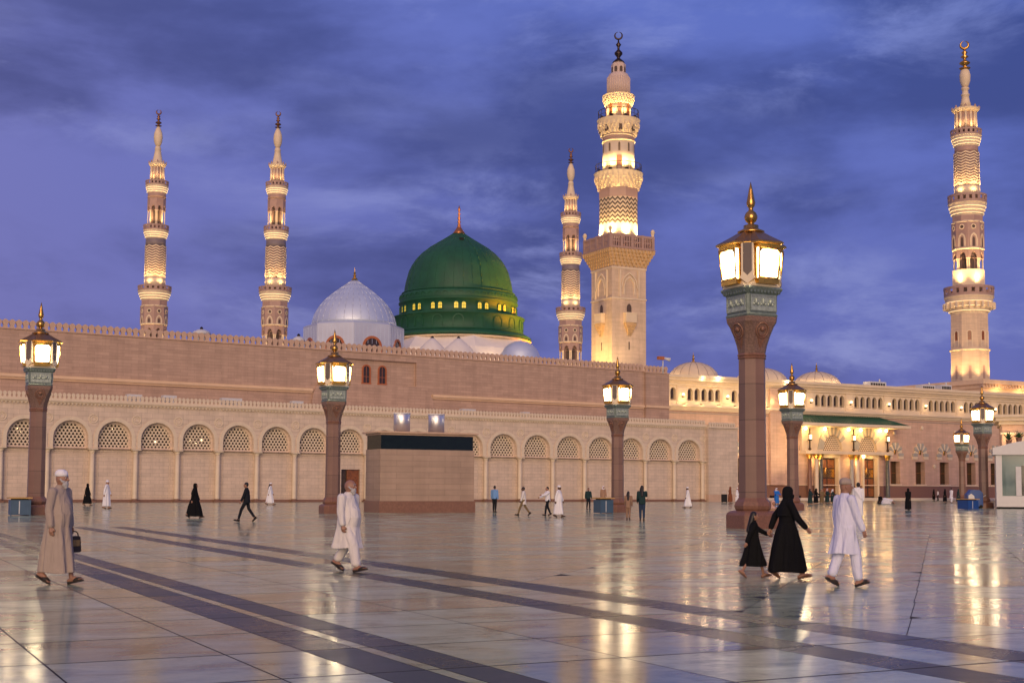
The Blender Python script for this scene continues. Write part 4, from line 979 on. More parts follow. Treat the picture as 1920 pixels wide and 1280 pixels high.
# ================================================================== LONG FACADE ON THE RIGHT
FPHI = 0.03
FW = thing('facade_building', 'long floodlit pink stone facade with a band of small arched windows on the right', 'building', (0, 162.0, 0), FPHI)
def build_facade():
    WIN = [125.4, 157.05, 162.75, 168.35, 174.75, 180.6]
    x0, x1 = 108.0, 215.0
    m = MB(); xs = [x0]
    for c in WIN: xs += [c-1.08, c+1.08]
    xs.append(x1)
    for a, b in zip(xs[::2], xs[1::2]):
        if a < 139 and b > 150:      # leave the two gate doorways open
            m.box(a, 140.9, 0, 1.1, 2.3, 6.7); m.box(144.5, 149.9, 0, 1.1, 2.3, 6.7); m.box(152.9, b, 0, 1.1, 2.3, 6.7)
        else: m.box(a, b, 0, 1.1, 2.3, 6.7)
    for c in WIN: m.box(c-1.08, c+1.08, 0, 1.1, 6.35, 6.7); m.box(c-1.08, c+1.08, 0, 1.1, 2.3, 2.5)
    m.box(x0, x1, 0, 1.1, 6.701, 14.2)
    m.build('pink_wall', 'stone_facade', FW)
    s = MB(); s.box(x0, 140.9, -0.12, 1.1, 0, 2.299); s.box(144.5, 149.9, -0.12, 1.1, 0, 2.299); s.box(152.9, x1, -0.12, 1.1, 0, 2.299); s.build('granite_skirting', 'granite_base', FW)
    MB().box(x0, x1, -0.14, 0.0, 2.3, 2.42).build('skirting_cap', 'facade_trim', FW)
    MB().box(x0, x1, 1.1, 30, 0, 18.2).build('building_body', 'facade_trim', FW)
    MB().box(130.3, 133.1, -0.55, 0, 2.3, 17.2).build('corner_pilaster', 'stone_facade', FW)
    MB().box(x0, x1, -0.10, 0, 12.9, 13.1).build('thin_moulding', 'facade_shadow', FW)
    c = MB(); c.box(x0, x1, -0.25, 0.4, 13.35, 13.6); c.box(x0, x1, -0.5, 0.4, 13.6, 13.9); c.box(x0, x1, -0.8, 0.4, 13.9, 14.2); c.build('lower_cornice', 'facade_trim', FW)
    c = MB(); c.box(x0, x1, -0.15, 1.1, 17.1, 17.5); c.box(x0, x1, -0.4, 1.1, 17.5, 17.8); c.box(x0, x1, -0.75, 1.1, 17.8, 18.2); c.box(x0, x1, -1.0, 1.1, 18.2, 18.65); c.build('upper_cornice', 'facade_trim', FW)
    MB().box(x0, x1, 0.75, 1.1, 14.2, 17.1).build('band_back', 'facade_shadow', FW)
    n = 1.30
    am = MB().plate(-n/2, n/2, 14.2, 17.1, 0.50, 14.85, 16.15, 0.12, 0.7, 'pointed', 10, 0, 1.3).mesh('window_arch', 'facade_trim')
    pm = MB().box(-0.95, 0.95, 0.0, 0.7, 14.2, 17.1).box(-0.8, 0.8, -0.06, 0.0, 14.6, 16.8).mesh('band_pier', 'facade_trim')
    gm = MB().box(-0.30, 0.30, 0.5, 0.56, 15.1, 16.55).box(-0.04, 0.04, 0.44, 0.5, 15.1, 16.55).mesh('window_lattice', 'window_dark')
    k = -4; SC = []
    while True:
        g0 = 139.85+8.36*k
        if g0 > x1-7: break
        for i in range(5):
            x = g0+n*(i+0.5); o = obj('window_arch', am, FW, (x, 0, 0)); obj('window_lattice', gm, o)
        obj('band_pier', pm, FW, (g0+6.5+0.93, 0, 0)); SC.append(g0+7.43); k += 1
    for x in SC:
        if x < 175 or True:
            s = MB().box(x-0.14, x+0.14, -0.35, -0.06, 15.3, 15.5).build('sconce', 'bronze_dark', FW)
            if x < 185: MB().ell((x, -0.32, 15.75), 0.20, 10, 6).build('sconce_bulb', 'bulb_small', s)
            light('POINT', (x, -1.1, 15.2), 60 if x < 138 else 26, WARM, 0.2, parent=FW)
    # uplights on the lower cornice, and washers that give the left part its strong glow
    x = 110.5
    while x < 137:
        light('POINT', (x, -0.95, 14.5), 50, (1.0, 0.68, 0.30), 0.2, parent=FW); MB().box(x-0.15, x+0.15, -0.75, -0.5, 14.2, 14.36).build('uplight', 'bronze_dark', FW); x += 3.2
    for x in (111, 116, 121, 126, 131, 135): light('SPOT', (x, -6.0, 0.9), 2300, (1.0, 0.70, 0.36), 0.3, target=(x, 0, 12.5), spot=80, parent=FW); MB().box(x-0.3, x+0.3, -6.3, -5.7, 0.0, 0.7).build('uplight', 'bronze_dark', FW)
    # small lamps on the pink wall, star ornaments
    for x, z in ((156.9, 11.0), (163.2, 12.0), (166.0, 5.6), (171, 11.4)): MB().ell((x, -0.10, z), (0.35, 0.12, 0.35), 10, 6).build('wall_rosette', 'facade_trim', FW)
    for c in WIN:
        w = MB().box(c-1.08, c+1.08, 0.95, 1.05, 2.5, 6.35).build('window', 'wood_dark', FW)
        MB().box(c-0.05, c+0.05, 0.9, 0.95, 2.5, 6.35).box(c-1.05, c+1.05, 0.9, 0.95, 4.4, 4.5).build('glazing_bar', 'wood_door', w)
        MB().box(c-1.3, c+1.3, -0.2, 0.0, 2.42, 2.58).build('window_sill', 'facade_trim', w)
        # radial stones of the arch above
        for i in range(9):
            a = pi*(i+0.5)/9; R0, R1 = 0.58, 1.42+0.12*(i % 2)
            q = MB(); da = pi/9*0.47
            pts = [(c+R0*cos(a-da), 7.7+R0*1.05*sin(a-da)), (c+R1*cos(a-da*0.9), 7.7+R1*1.15*sin(a-da*0.9)), (c+R1*1.04*cos(a), 7.7+R1*1.2*sin(a)), (c+R1*cos(a+da*0.9), 7.7+R1*1.15*sin(a+da*0.9)), (c+R0*cos(a+da), 7.7+R0*1.05*sin(a+da))]
            q.prism_xz(pts, -0.16-0.05*(i % 2), 0.0); q.build('arch_stone', 'facade_trim' if i % 2 == 0 else 'ablaq_grey', w)
        for i in range(2):
            for sg in (-1, 1): MB().box(c+sg*1.25-0.55, c+sg*1.25+0.55, -0.16-0.04*i, 0.0, 6.75+i*0.5, 7.2+i*0.5).build('arch_stone', 'ablaq_grey' if i else 'facade_trim', w)
        MB().ell((c, -0.05, 7.9), (0.28, 0.10, 0.45), 10, 6).build('medallion', 'brass', w)
        MB().fill_arch(0.60, 6.8, 7.75, -0.03).build('tympanum', 'facade_trim', w)
    # steps
    MB().box(120, 186, -7.0, -0.13, 0, 0.34).box(120, 186, -8.6, -7.0, 0, 0.17).build('platform_steps', 'step_stone', FW)
build_facade()
def build_gate():
    t = thing('gate_porch', 'lit gate porch under a green sloping canopy with two lattice arches and bronze doors', 'gate', (0, 162.0, 0), FPHI)
    L0, L1 = 136.6, 154.8
    # canopy
    zt, zb, d = 13.55, 12.05, 3.6
    c = MB(); pts = [(135.6, 0.0, zt), (153.3, 0.0, zt), (156.9, -d, zb), (132.4, -d, zb), (132.4, 0.0, zb), (156.9, 0.0, zb)]
    c.add(pts, [(0, 3, 2, 1), (0, 4, 3), (1, 2, 5), (3, 4, 5, 2)]); roof = c.build('canopy_roof', 'green_roof', t)
    r = MB()
    for i in range(36):
        u = (i+0.5)/36; r.tube((135.6+u*17.7, -0.05, zt), (132.4+u*24.5, -d, zb+0.02), 0.035, n=5)
    r.build('roof_ribs', 'green_roof', roof)['kind'] = 'stuff'
    MB().box(132.3, 157.0, -d-0.1, -d+0.25, zb-0.45, zb-0.02).box(132.6, 156.7, -d+0.25, -0.05, zb-0.5, zb-0.03).build('canopy_soffit', 'facade_trim', t)
    # porch wall with two arches
    m = MB()
    for cx, a, b in ((142.9, L0, 146.6), (150.4, 146.6, L1)):
        m.plate(a, b, 7.75, 12.0, 1.95, 7.8, 8.0, -0.55, -0.02, 'pointed', 16, cx, 1.25)
    m.build('porch_wall', 'facade_trim', t)
    for cx in (142.9, 150.4):
        s = hexscreen(3.9, 3.2, 0.40, 0.08).build('lattice_screen', 'facade_trim', t); s.location = (cx, -0.35, 7.95); s['kind'] = 'stuff'
        MB().box(cx-2.0, cx+2.0, -0.16, -0.12, 7.8, 11.2).build('screen_backing', 'wood_dark', t)
        A = MB().arch_pts(1.98, 8.0, 'pointed', 14, cx, 1.25); B = MB().arch_pts(3.1, 8.0, 'pointed', 14, cx, 1.25)
        for i in range(14):
            q = MB().prism_xz([A[i], B[i], B[i+1], A[i+1]], -0.72-0.05*(i % 2), -0.551); q.build('arch_stone', 'facade_trim' if i % 2 else 'ablaq_grey', t)
        dx = 141.0 if cx < 145 else 150.0; w = 3.4 if cx < 145 else 2.8
        dr = MB().box(dx, dx+w, 0.6, 0.75, 0.36, 6.68).build('door', 'wood_dark', t)
        for i in range(2):
            for j in range(4): MB().box(dx+0.15+i*w/2, dx+w/2-0.12+i*w/2, 0.53, 0.6, 0.6+j*1.5, 1.9+j*1.5).build('door_panel', 'wood_door' if j != 2 else 'brass', dr)
        MB().box(dx-0.4, dx-0.02, -0.3, 0.5, 0.35, 7.0).box(dx+w+0.02, dx+w+0.4, -0.3, 0.5, 0.35, 7.0).box(dx-0.4, dx+w+0.4, -0.32, 0.5, 6.70, 7.2).build('door_frame', 'facade_trim', t)
        MB().ell((dx+w*0.42, 0.50, 4.6), (0.22, 0.12, 0.6), 10, 8).build('door_glint', 'brass', dr)  # brass oval standing in for the lamp's reflection on the door
    MB().box(L0-0.2, L1+0.2, -1.7, -0.02, 7.25, 7.74).build('entablature', 'facade_trim', t)
    for x, mt in ((137.6, 'granite_plinth'), (139.0, 'facade_trim'), (139.9, 'dark_column'), (146.4, 'ablaq_grey'), (147.6, 'facade_trim'), (154.2, 'dark_column')):
        c = MB().lathe([(0.42, 0.35), (0.42, 0.6), (0.34, 0.7), (0.33, 3.5), (0.29, 6.45)], 16, cx=x, cy=-1.15).build('column', mt, t)
        MB().lathe([(0.30, 6.43), (0.36, 6.5), (0.34, 6.6), (0.52, 7.0), (0.56, 7.24)], 12, cx=x, cy=-1.15).build('capital', 'gold', c)
    for x in (137.7, 146.9, 154.3):
        c = MB().tube((x, -1.15, 8.1), (x, -1.15, 11.3), 0.12, 0.10).box(x-0.25, x+0.25, -1.4, -0.9, 9.3, 9.5).box(x-0.2, x+0.2, -1.35, -0.95, 10.3, 10.45).lathe([(0.05, 7.75), (0.3, 8.0), (0.12, 8.2)], 10, cx=x, cy=-1.15).build('hanging_lantern', 'bronze_dark', t)
        MB().box(x-0.16, x+0.16, -1.45, -1.30, 9.55, 10.25).build('lantern_pane', 'bulb_small', c)
    for x in (137.0, 141.0, 146.0, 148.6, 152.8, 154.2):
        MB().ell((x, -1.0, 11.25), 0.24, 12, 8).build('soffit_lamp', 'bulb', t)
        light('POINT', (x, -1.45, 10.9), 120, (1.0, 0.60, 0.20), 0.25, parent=t)
    for x in (139.4, 142.8, 147.0, 151.4): light('POINT', (x, -0.9, 6.1), 75, (1.0, 0.66, 0.26), 0.2, parent=t)
    MB().ell((149.6, -0.5, 7.0), 0.26, 12, 8).build('door_lamp', 'bulb', t)
build_gate()
def facade_dome(px, py_top, py_base, hw, d, lab):
    q = ray(px, py_top); f = q.x*sin(YAW)+q.y*cos(YAW); P = q*(d/f); zt = P.z+CAMH; k = d/FPX; R = hw*k; h = (py_base-py_top)*k
    t = thing('shallow_dome', lab, 'dome', (P.x, P.y, 17.0), group='shallow ribbed domes behind the facade parapet')
    zb = zt-17.0-h; prof = [(R*1.02, 0.0), (R*1.02, zb-0.3), (R, zb)] + [(R*cos(a), zb+h*sin(a)) for a in (0.25, 0.5, 0.75, 1.0, 1.25, 1.45)] + [(0.15, zb+h)]
    sh = MB().lathe(prof, 48).build('dome_shell', 'minaret_cream', t)
    r = MB()
    for i in range(16):
        a = 2*pi*i/16
        for (r0, z0), (r1, z1) in zip(prof[2:-1], prof[3:]): r.tube((r0*cos(a), r0*sin(a), z0), (r1*cos(a), r1*sin(a), z1), 0.05, n=5)
    r.build('seam_ribs', 'facade_shadow', sh)
    MB().lathe([(0.35, zb+h-0.02), (0.3, zb+h+0.15), (0.1, zb+h+0.25), (0.24, zb+h+0.5), (0.08, zb+h+0.75), (0.18, zb+h+0.95), (0.05, zb+h+1.15), (0.01, zb+h+1.6)], 12).build('finial', 'gold', t)
    for i in range(6):
        a = atan2(-P.y, -P.x)-1.4+0.56*i
        light('POINT', ((R+1.2)*cos(a), (R+1.2)*sin(a), zb+0.2), 150, (1.0, 0.72, 0.40), 0.3, parent=t)
facade_dome(1300, 679, 716, 49, 205, 'shallow cream dome nearest the pink hall wall')
facade_dome(1427, 690, 722, 51, 212, 'shallow cream dome partly hidden behind the big lamp post')
facade_dome(1531, 697, 728, 46, 222, 'shallow cream dome above the gate with the green canopy')
# things on the facade roof
for (px, py, d, w, h, lab) in ((1640, 716, 218, 3.6, 1.1, 'low pale plant box on the facade roof right of the gate dome'), (1735, 722, 226, 3.0, 2.4, 'grey plant box on the facade roof left of the far right minaret'), (1768, 722, 227, 2.4, 2.2, 'louvred plant box on the facade roof touching the far right minaret')):
    q = ray(px, py); f = q.x*sin(YAW)+q.y*cos(YAW); P = q*(d/f); zt = P.z+CAMH-18.2
    t = thing('roof_plant_box', lab, 'air conditioner', (P.x, P.y, 18.2), 0.03, 'plant boxes on the facade roof')
    MB().box(-w/2, w/2, -0.8, 0.8, 0, zt).build('casing', 'ac_white', t)
    g = MB()
    for i in range(6): g.box(-w*0.45+i*w*0.15, -w*0.45+i*w*0.15+w*0.11, -0.83, -0.801, 0.3, zt-0.25)
    g.build('louvres', 'black_soft', t); MB().tube((w*0.3, 0, zt), (w*0.3, 0, zt+0.5), 0.15).build('flue', 'ac_white', t)
q = ray(1640, 716)
def roof_camera():
    q = ray(1243, 676); f = q.x*sin(YAW)+q.y*cos(YAW); P = q*(162/f); z = P.z+CAMH
    t = thing('roof_camera', 'small camera mast on the right end of the pink hall wall', 'camera', (P.x, P.y, 15.6))
    MB().tube((0, 0, 0), (0, 0, z-15.6), 0.08).build('mast', 'ac_white', t); MB().box(-0.75, 0.1, -0.2, 0.2, z-15.6+0.1, z-15.6+0.5).build('housing', 'orange_frame', t)
    MB().tube((0.1, -0.1, z-15.6+0.3), (0.75, -0.5, z-15.6+0.1), 0.12, 0.25).build('horn', 'white_paint', t)
roof_camera()
# taller block and gatehouse at the far right
def far_right():
    t = thing('eaved_block', 'taller block with a deep dentilled eave at the right edge behind the facade', 'building', (181.6, 171.0, 0), 0.03)
    MB().box(0, 45, 0, 20, 0, 18.6).build('block_wall', 'stone_facade', t)
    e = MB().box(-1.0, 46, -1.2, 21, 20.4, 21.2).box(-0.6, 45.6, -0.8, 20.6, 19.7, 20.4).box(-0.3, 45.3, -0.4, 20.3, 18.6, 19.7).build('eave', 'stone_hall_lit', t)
    d = MB()
    for i in range(60): d.box(-0.9+i*0.75, -0.55+i*0.75, -1.0, -0.4, 19.9, 20.38)
    d.build('dentils', 'stone_hall_trim', e)['kind'] = 'stuff'
    for x in (3, 9, 15): light('POINT', (x, -1.6, 19.0), 160, WARM, 0.3, parent=t)
    g = thing('gatehouse', 'arched gatehouse with a heavy lit cornice at the right edge', 'gate', (149.2, 137.0, 0), -0.80)
    m = MB().plate(0, 9.5, 0, 11.0, 3.1, 0.0, 6.2, 0, 1.0, 'round', 20, 4.9); m.box(0, 9.5, 1.0, 12, 0, 0.05); m.box(-0.01, 1.0, 1.0, 12, 0, 11); m.box(8.5, 9.5, 1.0, 12, 0, 11); m.box(0, 9.5, 1.0, 12, 10, 11)
    m.build('gate_wall', 'stone_facade', g)
    MB().box(-0.35, 10, -0.4, 12.4, 11.0, 11.5).box(-0.8, 10.4, -0.9, 12.8, 11.5, 12.0).box(-1.1, 10.8, -1.2, 13, 12.0, 12.4).build('cornice', 'facade_trim', g)
    MB().box(-0.2, 9.7, -0.22, -0.01, 9.6, 9.9).archivolt(3.15, 3.7, 6.2, -0.2, -0.01, 'round', 20, 4.9).build('arch_trim', 'facade_trim', g)
    MB().box(0.9, 8.6, 10.8, 11.2, 0, 10).build('inner_wall', 'wood_dark', g)
    light('POINT', (4.9, 4, 8.2), 300, WARM, 0.3, parent=g); [(light('POINT', (x, -0.9, 9.2), 110, WARM, 0.2, parent=g), MB().box(x-0.15, x+0.15, -0.5, 0, 8.7, 9.1).build('wall_lamp', 'bronze_dark', g)) for x in (0.9, 8.6)]
far_right()

# ================================================================== STONE KIOSK, WHITE KIOSK
def stone_kiosk():
    t = thing('stone_kiosk', 'pink stone block kiosk with a black glazed strip under its flat roof', 'kiosk', (30.55, 77.2, 0))
    W_, D_, H_ = 6.45, 2.5, 5.06
    MB().box(-0.07, W_+0.07, -0.07, D_+0.07, 0, 0.72).build('plinth', 'granite_base', t)
    MB().box(0, W_, 0, D_, 0.72, 3.95).build('stone_body', 'stone_kiosk', t)
    MB().box(0.06, W_-0.06, 0.06, D_-0.06, 3.95, 4.84).build('black_strip', 'black_glass', t)
    MB().box(-0.02, W_+0.02, -0.02, D_+0.02, 4.84, 4.96).box(-0.22, W_+0.22, -0.22, D_+0.22, 4.96, 5.06).build('roof_slab', 'stone_hall_trim', t)
    for x, y, lab in ((1.95, 1.3, 'left of the two shiny steel drums on the stone kiosk'), (4.35, 1.3, 'right of the two shiny steel drums on the stone kiosk')):
        c = thing('steel_drum', lab, 'vent', (30.55+x, 77.2+y, 5.06), group='steel drums on the kiosk roof')
        MB().lathe([(0.52, 0), (0.52, 1.18), (0.50, 1.2)], 32).build('drum_body', 'steel', c); MB().lathe([(0.54, 1.16), (0.56, 1.2), (0.54, 1.24)], 32).build('drum_rim', 'ac_white', c)
stone_kiosk()
def white_kiosk():
    t = thing('white_kiosk', 'white framed glass kiosk at the right edge of the square', 'kiosk', (92.1, 85.3, 0), -0.80)
    MB().box(0.15, 7.0, 0.15, 5, 0, 0.16).build('shadow_gap', 'black_soft', t)
    MB().box(0, 7.2, 0, 5, 0.16, 1.12).build('base_wall', 'white_paint', t)
    MB().box(-0.01, 7.2, -0.02, 0.0, 0.62, 0.64).build('panel_joint', 'ac_white', t)
    for x in (0.0, 2.9, 6.6): MB().box(x, x+0.5, 0, 0.4, 1.12, 4.75).build('frame_post', 'white_paint', t)
    MB().box(0, 0.4, 0.41, 5, 1.12, 4.75).build('side_wall', 'white_paint', t)
    r = MB().prism_xz([(-0.25, 4.75), (7.4, 4.75), (7.4, 5.4), (5.5, 6.0), (3.6, 6.15), (1.6, 5.85), (-0.25, 5.35)], -0.25, 5.2); r.build('roof', 'white_paint', t)
    MB().box(0.5, 2.9, 0.22, 0.26, 1.12, 4.75).build('pane', 'glass_teal', t); MB().box(3.4, 6.6, 0.22, 0.26, 1.12, 4.75).build('pane', 'glass_dark', t)
    MB().box(0.75, 1.55, 0.14, 0.20, 1.15, 3.7).build('door_panel', 'glass_teal', t); MB().box(1.65, 2.1, 0.16, 0.20, 1.15, 3.7).build('blind', 'ac_white', t); MB().box(2.12, 2.9, 0.15, 0.2, 1.15, 3.8).build('dark_panel', 'glass_dark', t)
white_kiosk()
def roof_plants():
    for x, mt, lab in ((1.15, 'leaf_green', 'dark green potted plant on the white kiosk roof'), (2.0, 'leaf_green', 'second potted plant on the white kiosk roof beside the frame edge')):
        P = Vector((92.1, 85.3, 0)) + rotz(-0.80) @ Vector((x, 1.2, 0)); t = thing('potted_plant', lab, 'plant', (P.x, P.y, 5.7 if x < 1.5 else 5.88), group='plants on the kiosk roof')
        MB().lathe([(0.2, 0), (0.28, 0.35), (0.3, 0.4)], 12).build('pot', 'granite_plinth', t)
        f = MB(); rr = random.Random(int(x*10))
        for i in range(60):
            a = rr.uniform(0, 2*pi); e = rr.uniform(0.2, 1.4); l = rr.uniform(0.4, 0.95); p0 = Vector((0, 0, 0.4)); d = Vector((cos(a)*cos(e), sin(a)*cos(e), sin(e))); s = Vector((-sin(a), cos(a), 0))*0.06; c = p0+d*l*0.6
            e2 = p0+d*l+Vector((0, 0, -0.15*l)); f.add([tuple(p0), tuple(c+s), tuple(e2), tuple(c-s)], [(0,1,2,3)])
        f.build('leaves', mt, t)
roof_plants()

# ================================================================== LAMP POSTS
LM = {}
def csq(hw, ch, z):            # chamfered square ring
    return [(hw, -hw+ch, z), (hw, hw-ch, z), (hw-ch, hw, z), (-hw+ch, hw, z), (-hw, hw-ch, z), (-hw, -hw+ch, z), (-hw+ch, -hw, z), (hw-ch, -hw, z)]
def cloft(m, rings):
    vs = []; fs = []; n = 8
    for r in rings: vs += csq(*r)
    for j in range(len(rings)-1):
        for k in range(n): fs.append((j*n+k, j*n+(k+1) % n, (j+1)*n+(k+1) % n, (j+1)*n+k))
    fs += [tuple(range(n-1, -1, -1)), tuple((len(rings)-1)*n+k for k in range(n))]
    m.add(vs, fs); return m
def lamp_meshes():
    o8 = 0.586
    LM['plinth'] = cloft(MB(), [(0.70, 0.22, 0), (0.70, 0.22, 0.42), (0.66, 0.20, 0.50), (0.56, 0.2, 0.56)]).mesh('plinth', 'granite_plinth')
    LM['base_moulding'] = cloft(MB(), [(0.50, 0.50*o8, 0.56), (0.54, 0.54*o8, 0.62), (0.56, 0.56*o8, 0.72), (0.52, 0.52*o8, 0.84), (0.46, 0.46*o8, 0.92), (0.44, 0.44*o8, 0.97)]).mesh('base_moulding', 'granite_plinth')
    LM['shaft'] = cloft(MB(), [(0.42, 0.42*o8, 0.97), (0.40, 0.40*o8, 5.42)]).mesh('shaft', 'granite_lamp')
    LM['neck_ring'] = cloft(MB(), [(0.41, 0.41*o8, 5.40), (0.44, 0.44*o8, 5.44), (0.415, 0.415*o8, 5.48), (0.445, 0.445*o8, 5.53), (0.42, 0.42*o8, 5.58)]).mesh('neck_ring', 'granite_plinth')
    LM['capital'] = cloft(MB(), [(0.41, 0.41*o8, 5.58), (0.44, 0.22, 5.85), (0.50, 0.20, 6.15), (0.58, 0.18, 6.45), (0.62, 0.14, 6.58), (0.63, 0.12, 6.74)]).mesh('capital', 'granite_carved')
    LM['metal_box'] = cloft(MB(), [(0.60, 0.07, 6.74), (0.62, 0.07, 6.80), (0.59, 0.07, 6.86), (0.61, 0.07, 7.45)]).mesh('metal_box', 'verdigris')
    c = cloft(MB(), [(0.62, 0.07, 7.45), (0.70, 0.08, 7.55), (0.74, 0.08, 7.62), (0.72, 0.08, 7.68)])
    for i in range(4):
        for q in range(9):
            c.M = rotz(i*pi/2) @ trn(0.66, (q-4)*0.135, 7.54); c.box(-0.03, 0.05, -0.04, 0.04, -0.05, 0.05)
    LM['box_cornice'] = c.mesh('box_cornice', 'verdigris')
    LM['stone_cup'] = cloft(MB(), [(0.72, 0.16, 7.68), (0.74, 0.20, 7.74), (0.70, 0.28, 7.86), (0.64, 0.30, 8.02)]).mesh('stone_cup', 'lamp_stone')
    LM['core'] = cloft(MB(), [(0.55, 0.2, 8.0), (0.60, 0.22, 9.06)]).mesh('core', 'lamp_stone')
    def plus(sc, z):          # outline of the roof: four bays with notches at the corner pillars
        q = [(0.46, -1.02), (0.53, -0.69), (0.69, -0.53), (1.02, -0.46)]; out = []
        for i in range(4):
            c, s_ = cos(i*pi/2), sin(i*pi/2); out += [(sc*(x*c-y*s_), sc*(x*s_+y*c), z) for x, y in q]
        return out
    def ploft(rings):
        vs = []; fs = []; n = 16
        for r in rings: vs += plus(*r)
        for j in range(len(rings)-1):
            for k in range(n): fs.append((j*n+k, j*n+(k+1) % n, (j+1)*n+(k+1) % n, (j+1)*n+k))
        fs += [tuple(range(n-1, -1, -1)), tuple((len(rings)-1)*n+k for k in range(n))]
        return MB().add(vs, fs)
    LM['roof'] = ploft([(1.0, 9.07), (1.01, 9.11), (0.86, 9.20), (0.60, 9.36), (0.36, 9.52)]).mesh('roof', 'roof_lead')
    LM['roof_edge'] = ploft([(0.99, 9.02), (1.04, 9.04), (1.04, 9.085), (1.01, 9.10)]).mesh('roof_edge', 'gold')
    LM['finial'] = MB().lathe([(0.42, 9.50), (0.44, 9.56), (0.30, 9.62), (0.24, 9.66), (0.24, 9.76), (0.10, 9.80), (0.10, 9.84), (0.17, 9.90), (0.21, 10.0), (0.21, 10.07), (0.17, 10.17), (0.08, 10.25), (0.07, 10.33), (0.12, 10.40), (0.145, 10.50), (0.12, 10.62), (0.06, 10.95), (0.005, 11.2)], 20).mesh('finial', 'brass')
    # one projecting glazed bay (front towards -y), wider and farther out at the top
    def bay(zf, x, y): return (x, y, zf)
    zb, zt = 7.92, 8.88
    def trap(m, x0, y0, x1, y1, za, zc, b0=0.55, b1=0.58):      # wedge of the bay: half-width/projection at bottom and top
        m.add([(-x0, -b0, za), (-x0, -y0, za), (x0, -y0, za), (x0, -b0, za), (-x1, -b1, zc), (-x1, -y1, zc), (x1, -y1, zc), (x1, -b1, zc)],
              [(0,1,5,4), (1,2,6,5), (2,3,7,6), (4,5,6,7), (0,3,2,1), (3,0,4,7)]); return m
    LM['glass'] = trap(MB(), 0.355, 0.87, 0.395, 0.965, zb, zt, 0.74, 0.78).mesh('glass', 'lamp_glass')
    LM['cheek'] = trap(MB(), 0.35, 0.738, 0.39, 0.778, zb, zt, 0.5, 0.5).mesh('bay_cheek', 'gold')
    f = MB()
    f.add([], [])
    trap(f, 0.395, 0.90, 0.40, 0.915, zb-0.16, zb-0.001); trap(f, 0.42, 0.985, 0.43, 1.0, zt+0.0015, zt+0.06)
    for sx in (-1, 1):
        f.tube((sx*0.362, -0.88, zb), (sx*0.405, -0.978, zt), 0.030, 0.030, 6); f.tube((sx*0.362, -0.745, zb), (sx*0.405, -0.79, zt), 0.03, 0.03, 6)
        f.prism_xz([(sx*0.40, zt-0.16), (sx*0.24, zt), (sx*0.40, zt)][::sx], -0.985, -0.93)
    f.tube((-0.40, -0.978, zt-0.01), (0.40, -0.978, zt-0.01), 0.04, n=6); f.tube((-0.36, -0.88, zb+0.02), (0.36, -0.88, zb+0.02), 0.035, n=6)
    trap(f, 0.40, 0.97, 0.415, 0.99, zt+0.061, 9.02)
    LM['glass_frame'] = f.mesh('glass_frame', 'gold')
    p = MB(); p.box(-0.135, 0.135, -0.90, -0.5, 8.02, 9.06); LM['pillar'] = p.mesh('corner_pillar', 'lamp_pillar')
    p = MB(); p.box(-0.20, -0.14, -0.92, -0.5, 7.90, 9.04); p.box(0.14, 0.20, -0.92, -0.5, 7.90, 9.04); p.prism_xz([(-0.24, 7.93), (0.0, 7.74), (0.24, 7.93), (0.14, 8.14), (0.0, 8.0), (-0.14, 8.14)], -0.94, -0.6); LM['pillar_trim'] = p.mesh('pillar_trim', 'lamp_stone')
    w = MB(); w.M = trn(0, -0.605, 0)
    w.box(-0.50, 0.50, -0.025, 0.03, 6.91, 6.95); w.box(-0.50, 0.50, -0.025, 0.03, 7.38, 7.42); w.box(-0.50, -0.46, -0.025, 0.03, 6.95, 7.38); w.box(0.46, 0.50, -0.025, 0.03, 6.95, 7.38); w.box(-0.46, 0.46, -0.008, 0.03, 6.95, 7.38)
    for q in (-0.28, 0, 0.28):
        w.ell((q, -0.01, 7.20), (0.07, 0.06, 0.11), 8, 5); w.ell((q-0.08, -0.005, 7.12), (0.06, 0.045, 0.05), 6, 4); w.ell((q+0.08, -0.005, 7.12), (0.06, 0.045, 0.05), 6, 4)
    LM['relief'] = w.mesh('relief_panel', 'verdigris_light')
    e = MB(); e.M = trn(0, -0.545, 6.30) @ Matrix.Rotation(0.26, 4, 'X')
    e.torus((0, 0, 0), 0.24, 0.03, 'y', 18, 6); e.torus((0, 0, -0.03), 0.15, 0.025, 'y', 14, 5); e.ell((0, 0, 0.04), (0.085, 0.08, 0.085), 8, 6); e.prism_xz([(-0.15, -0.22), (0, -0.62), (0.15, -0.22), (0, -0.36)], -0.035, 0.05)
    e.torus((0, 0, -0.36), 0.10, 0.02, 'y', 12, 5)
    LM['emblem'] = e.mesh('carved_emblem', 'granite_plinth')
lamp_meshes()
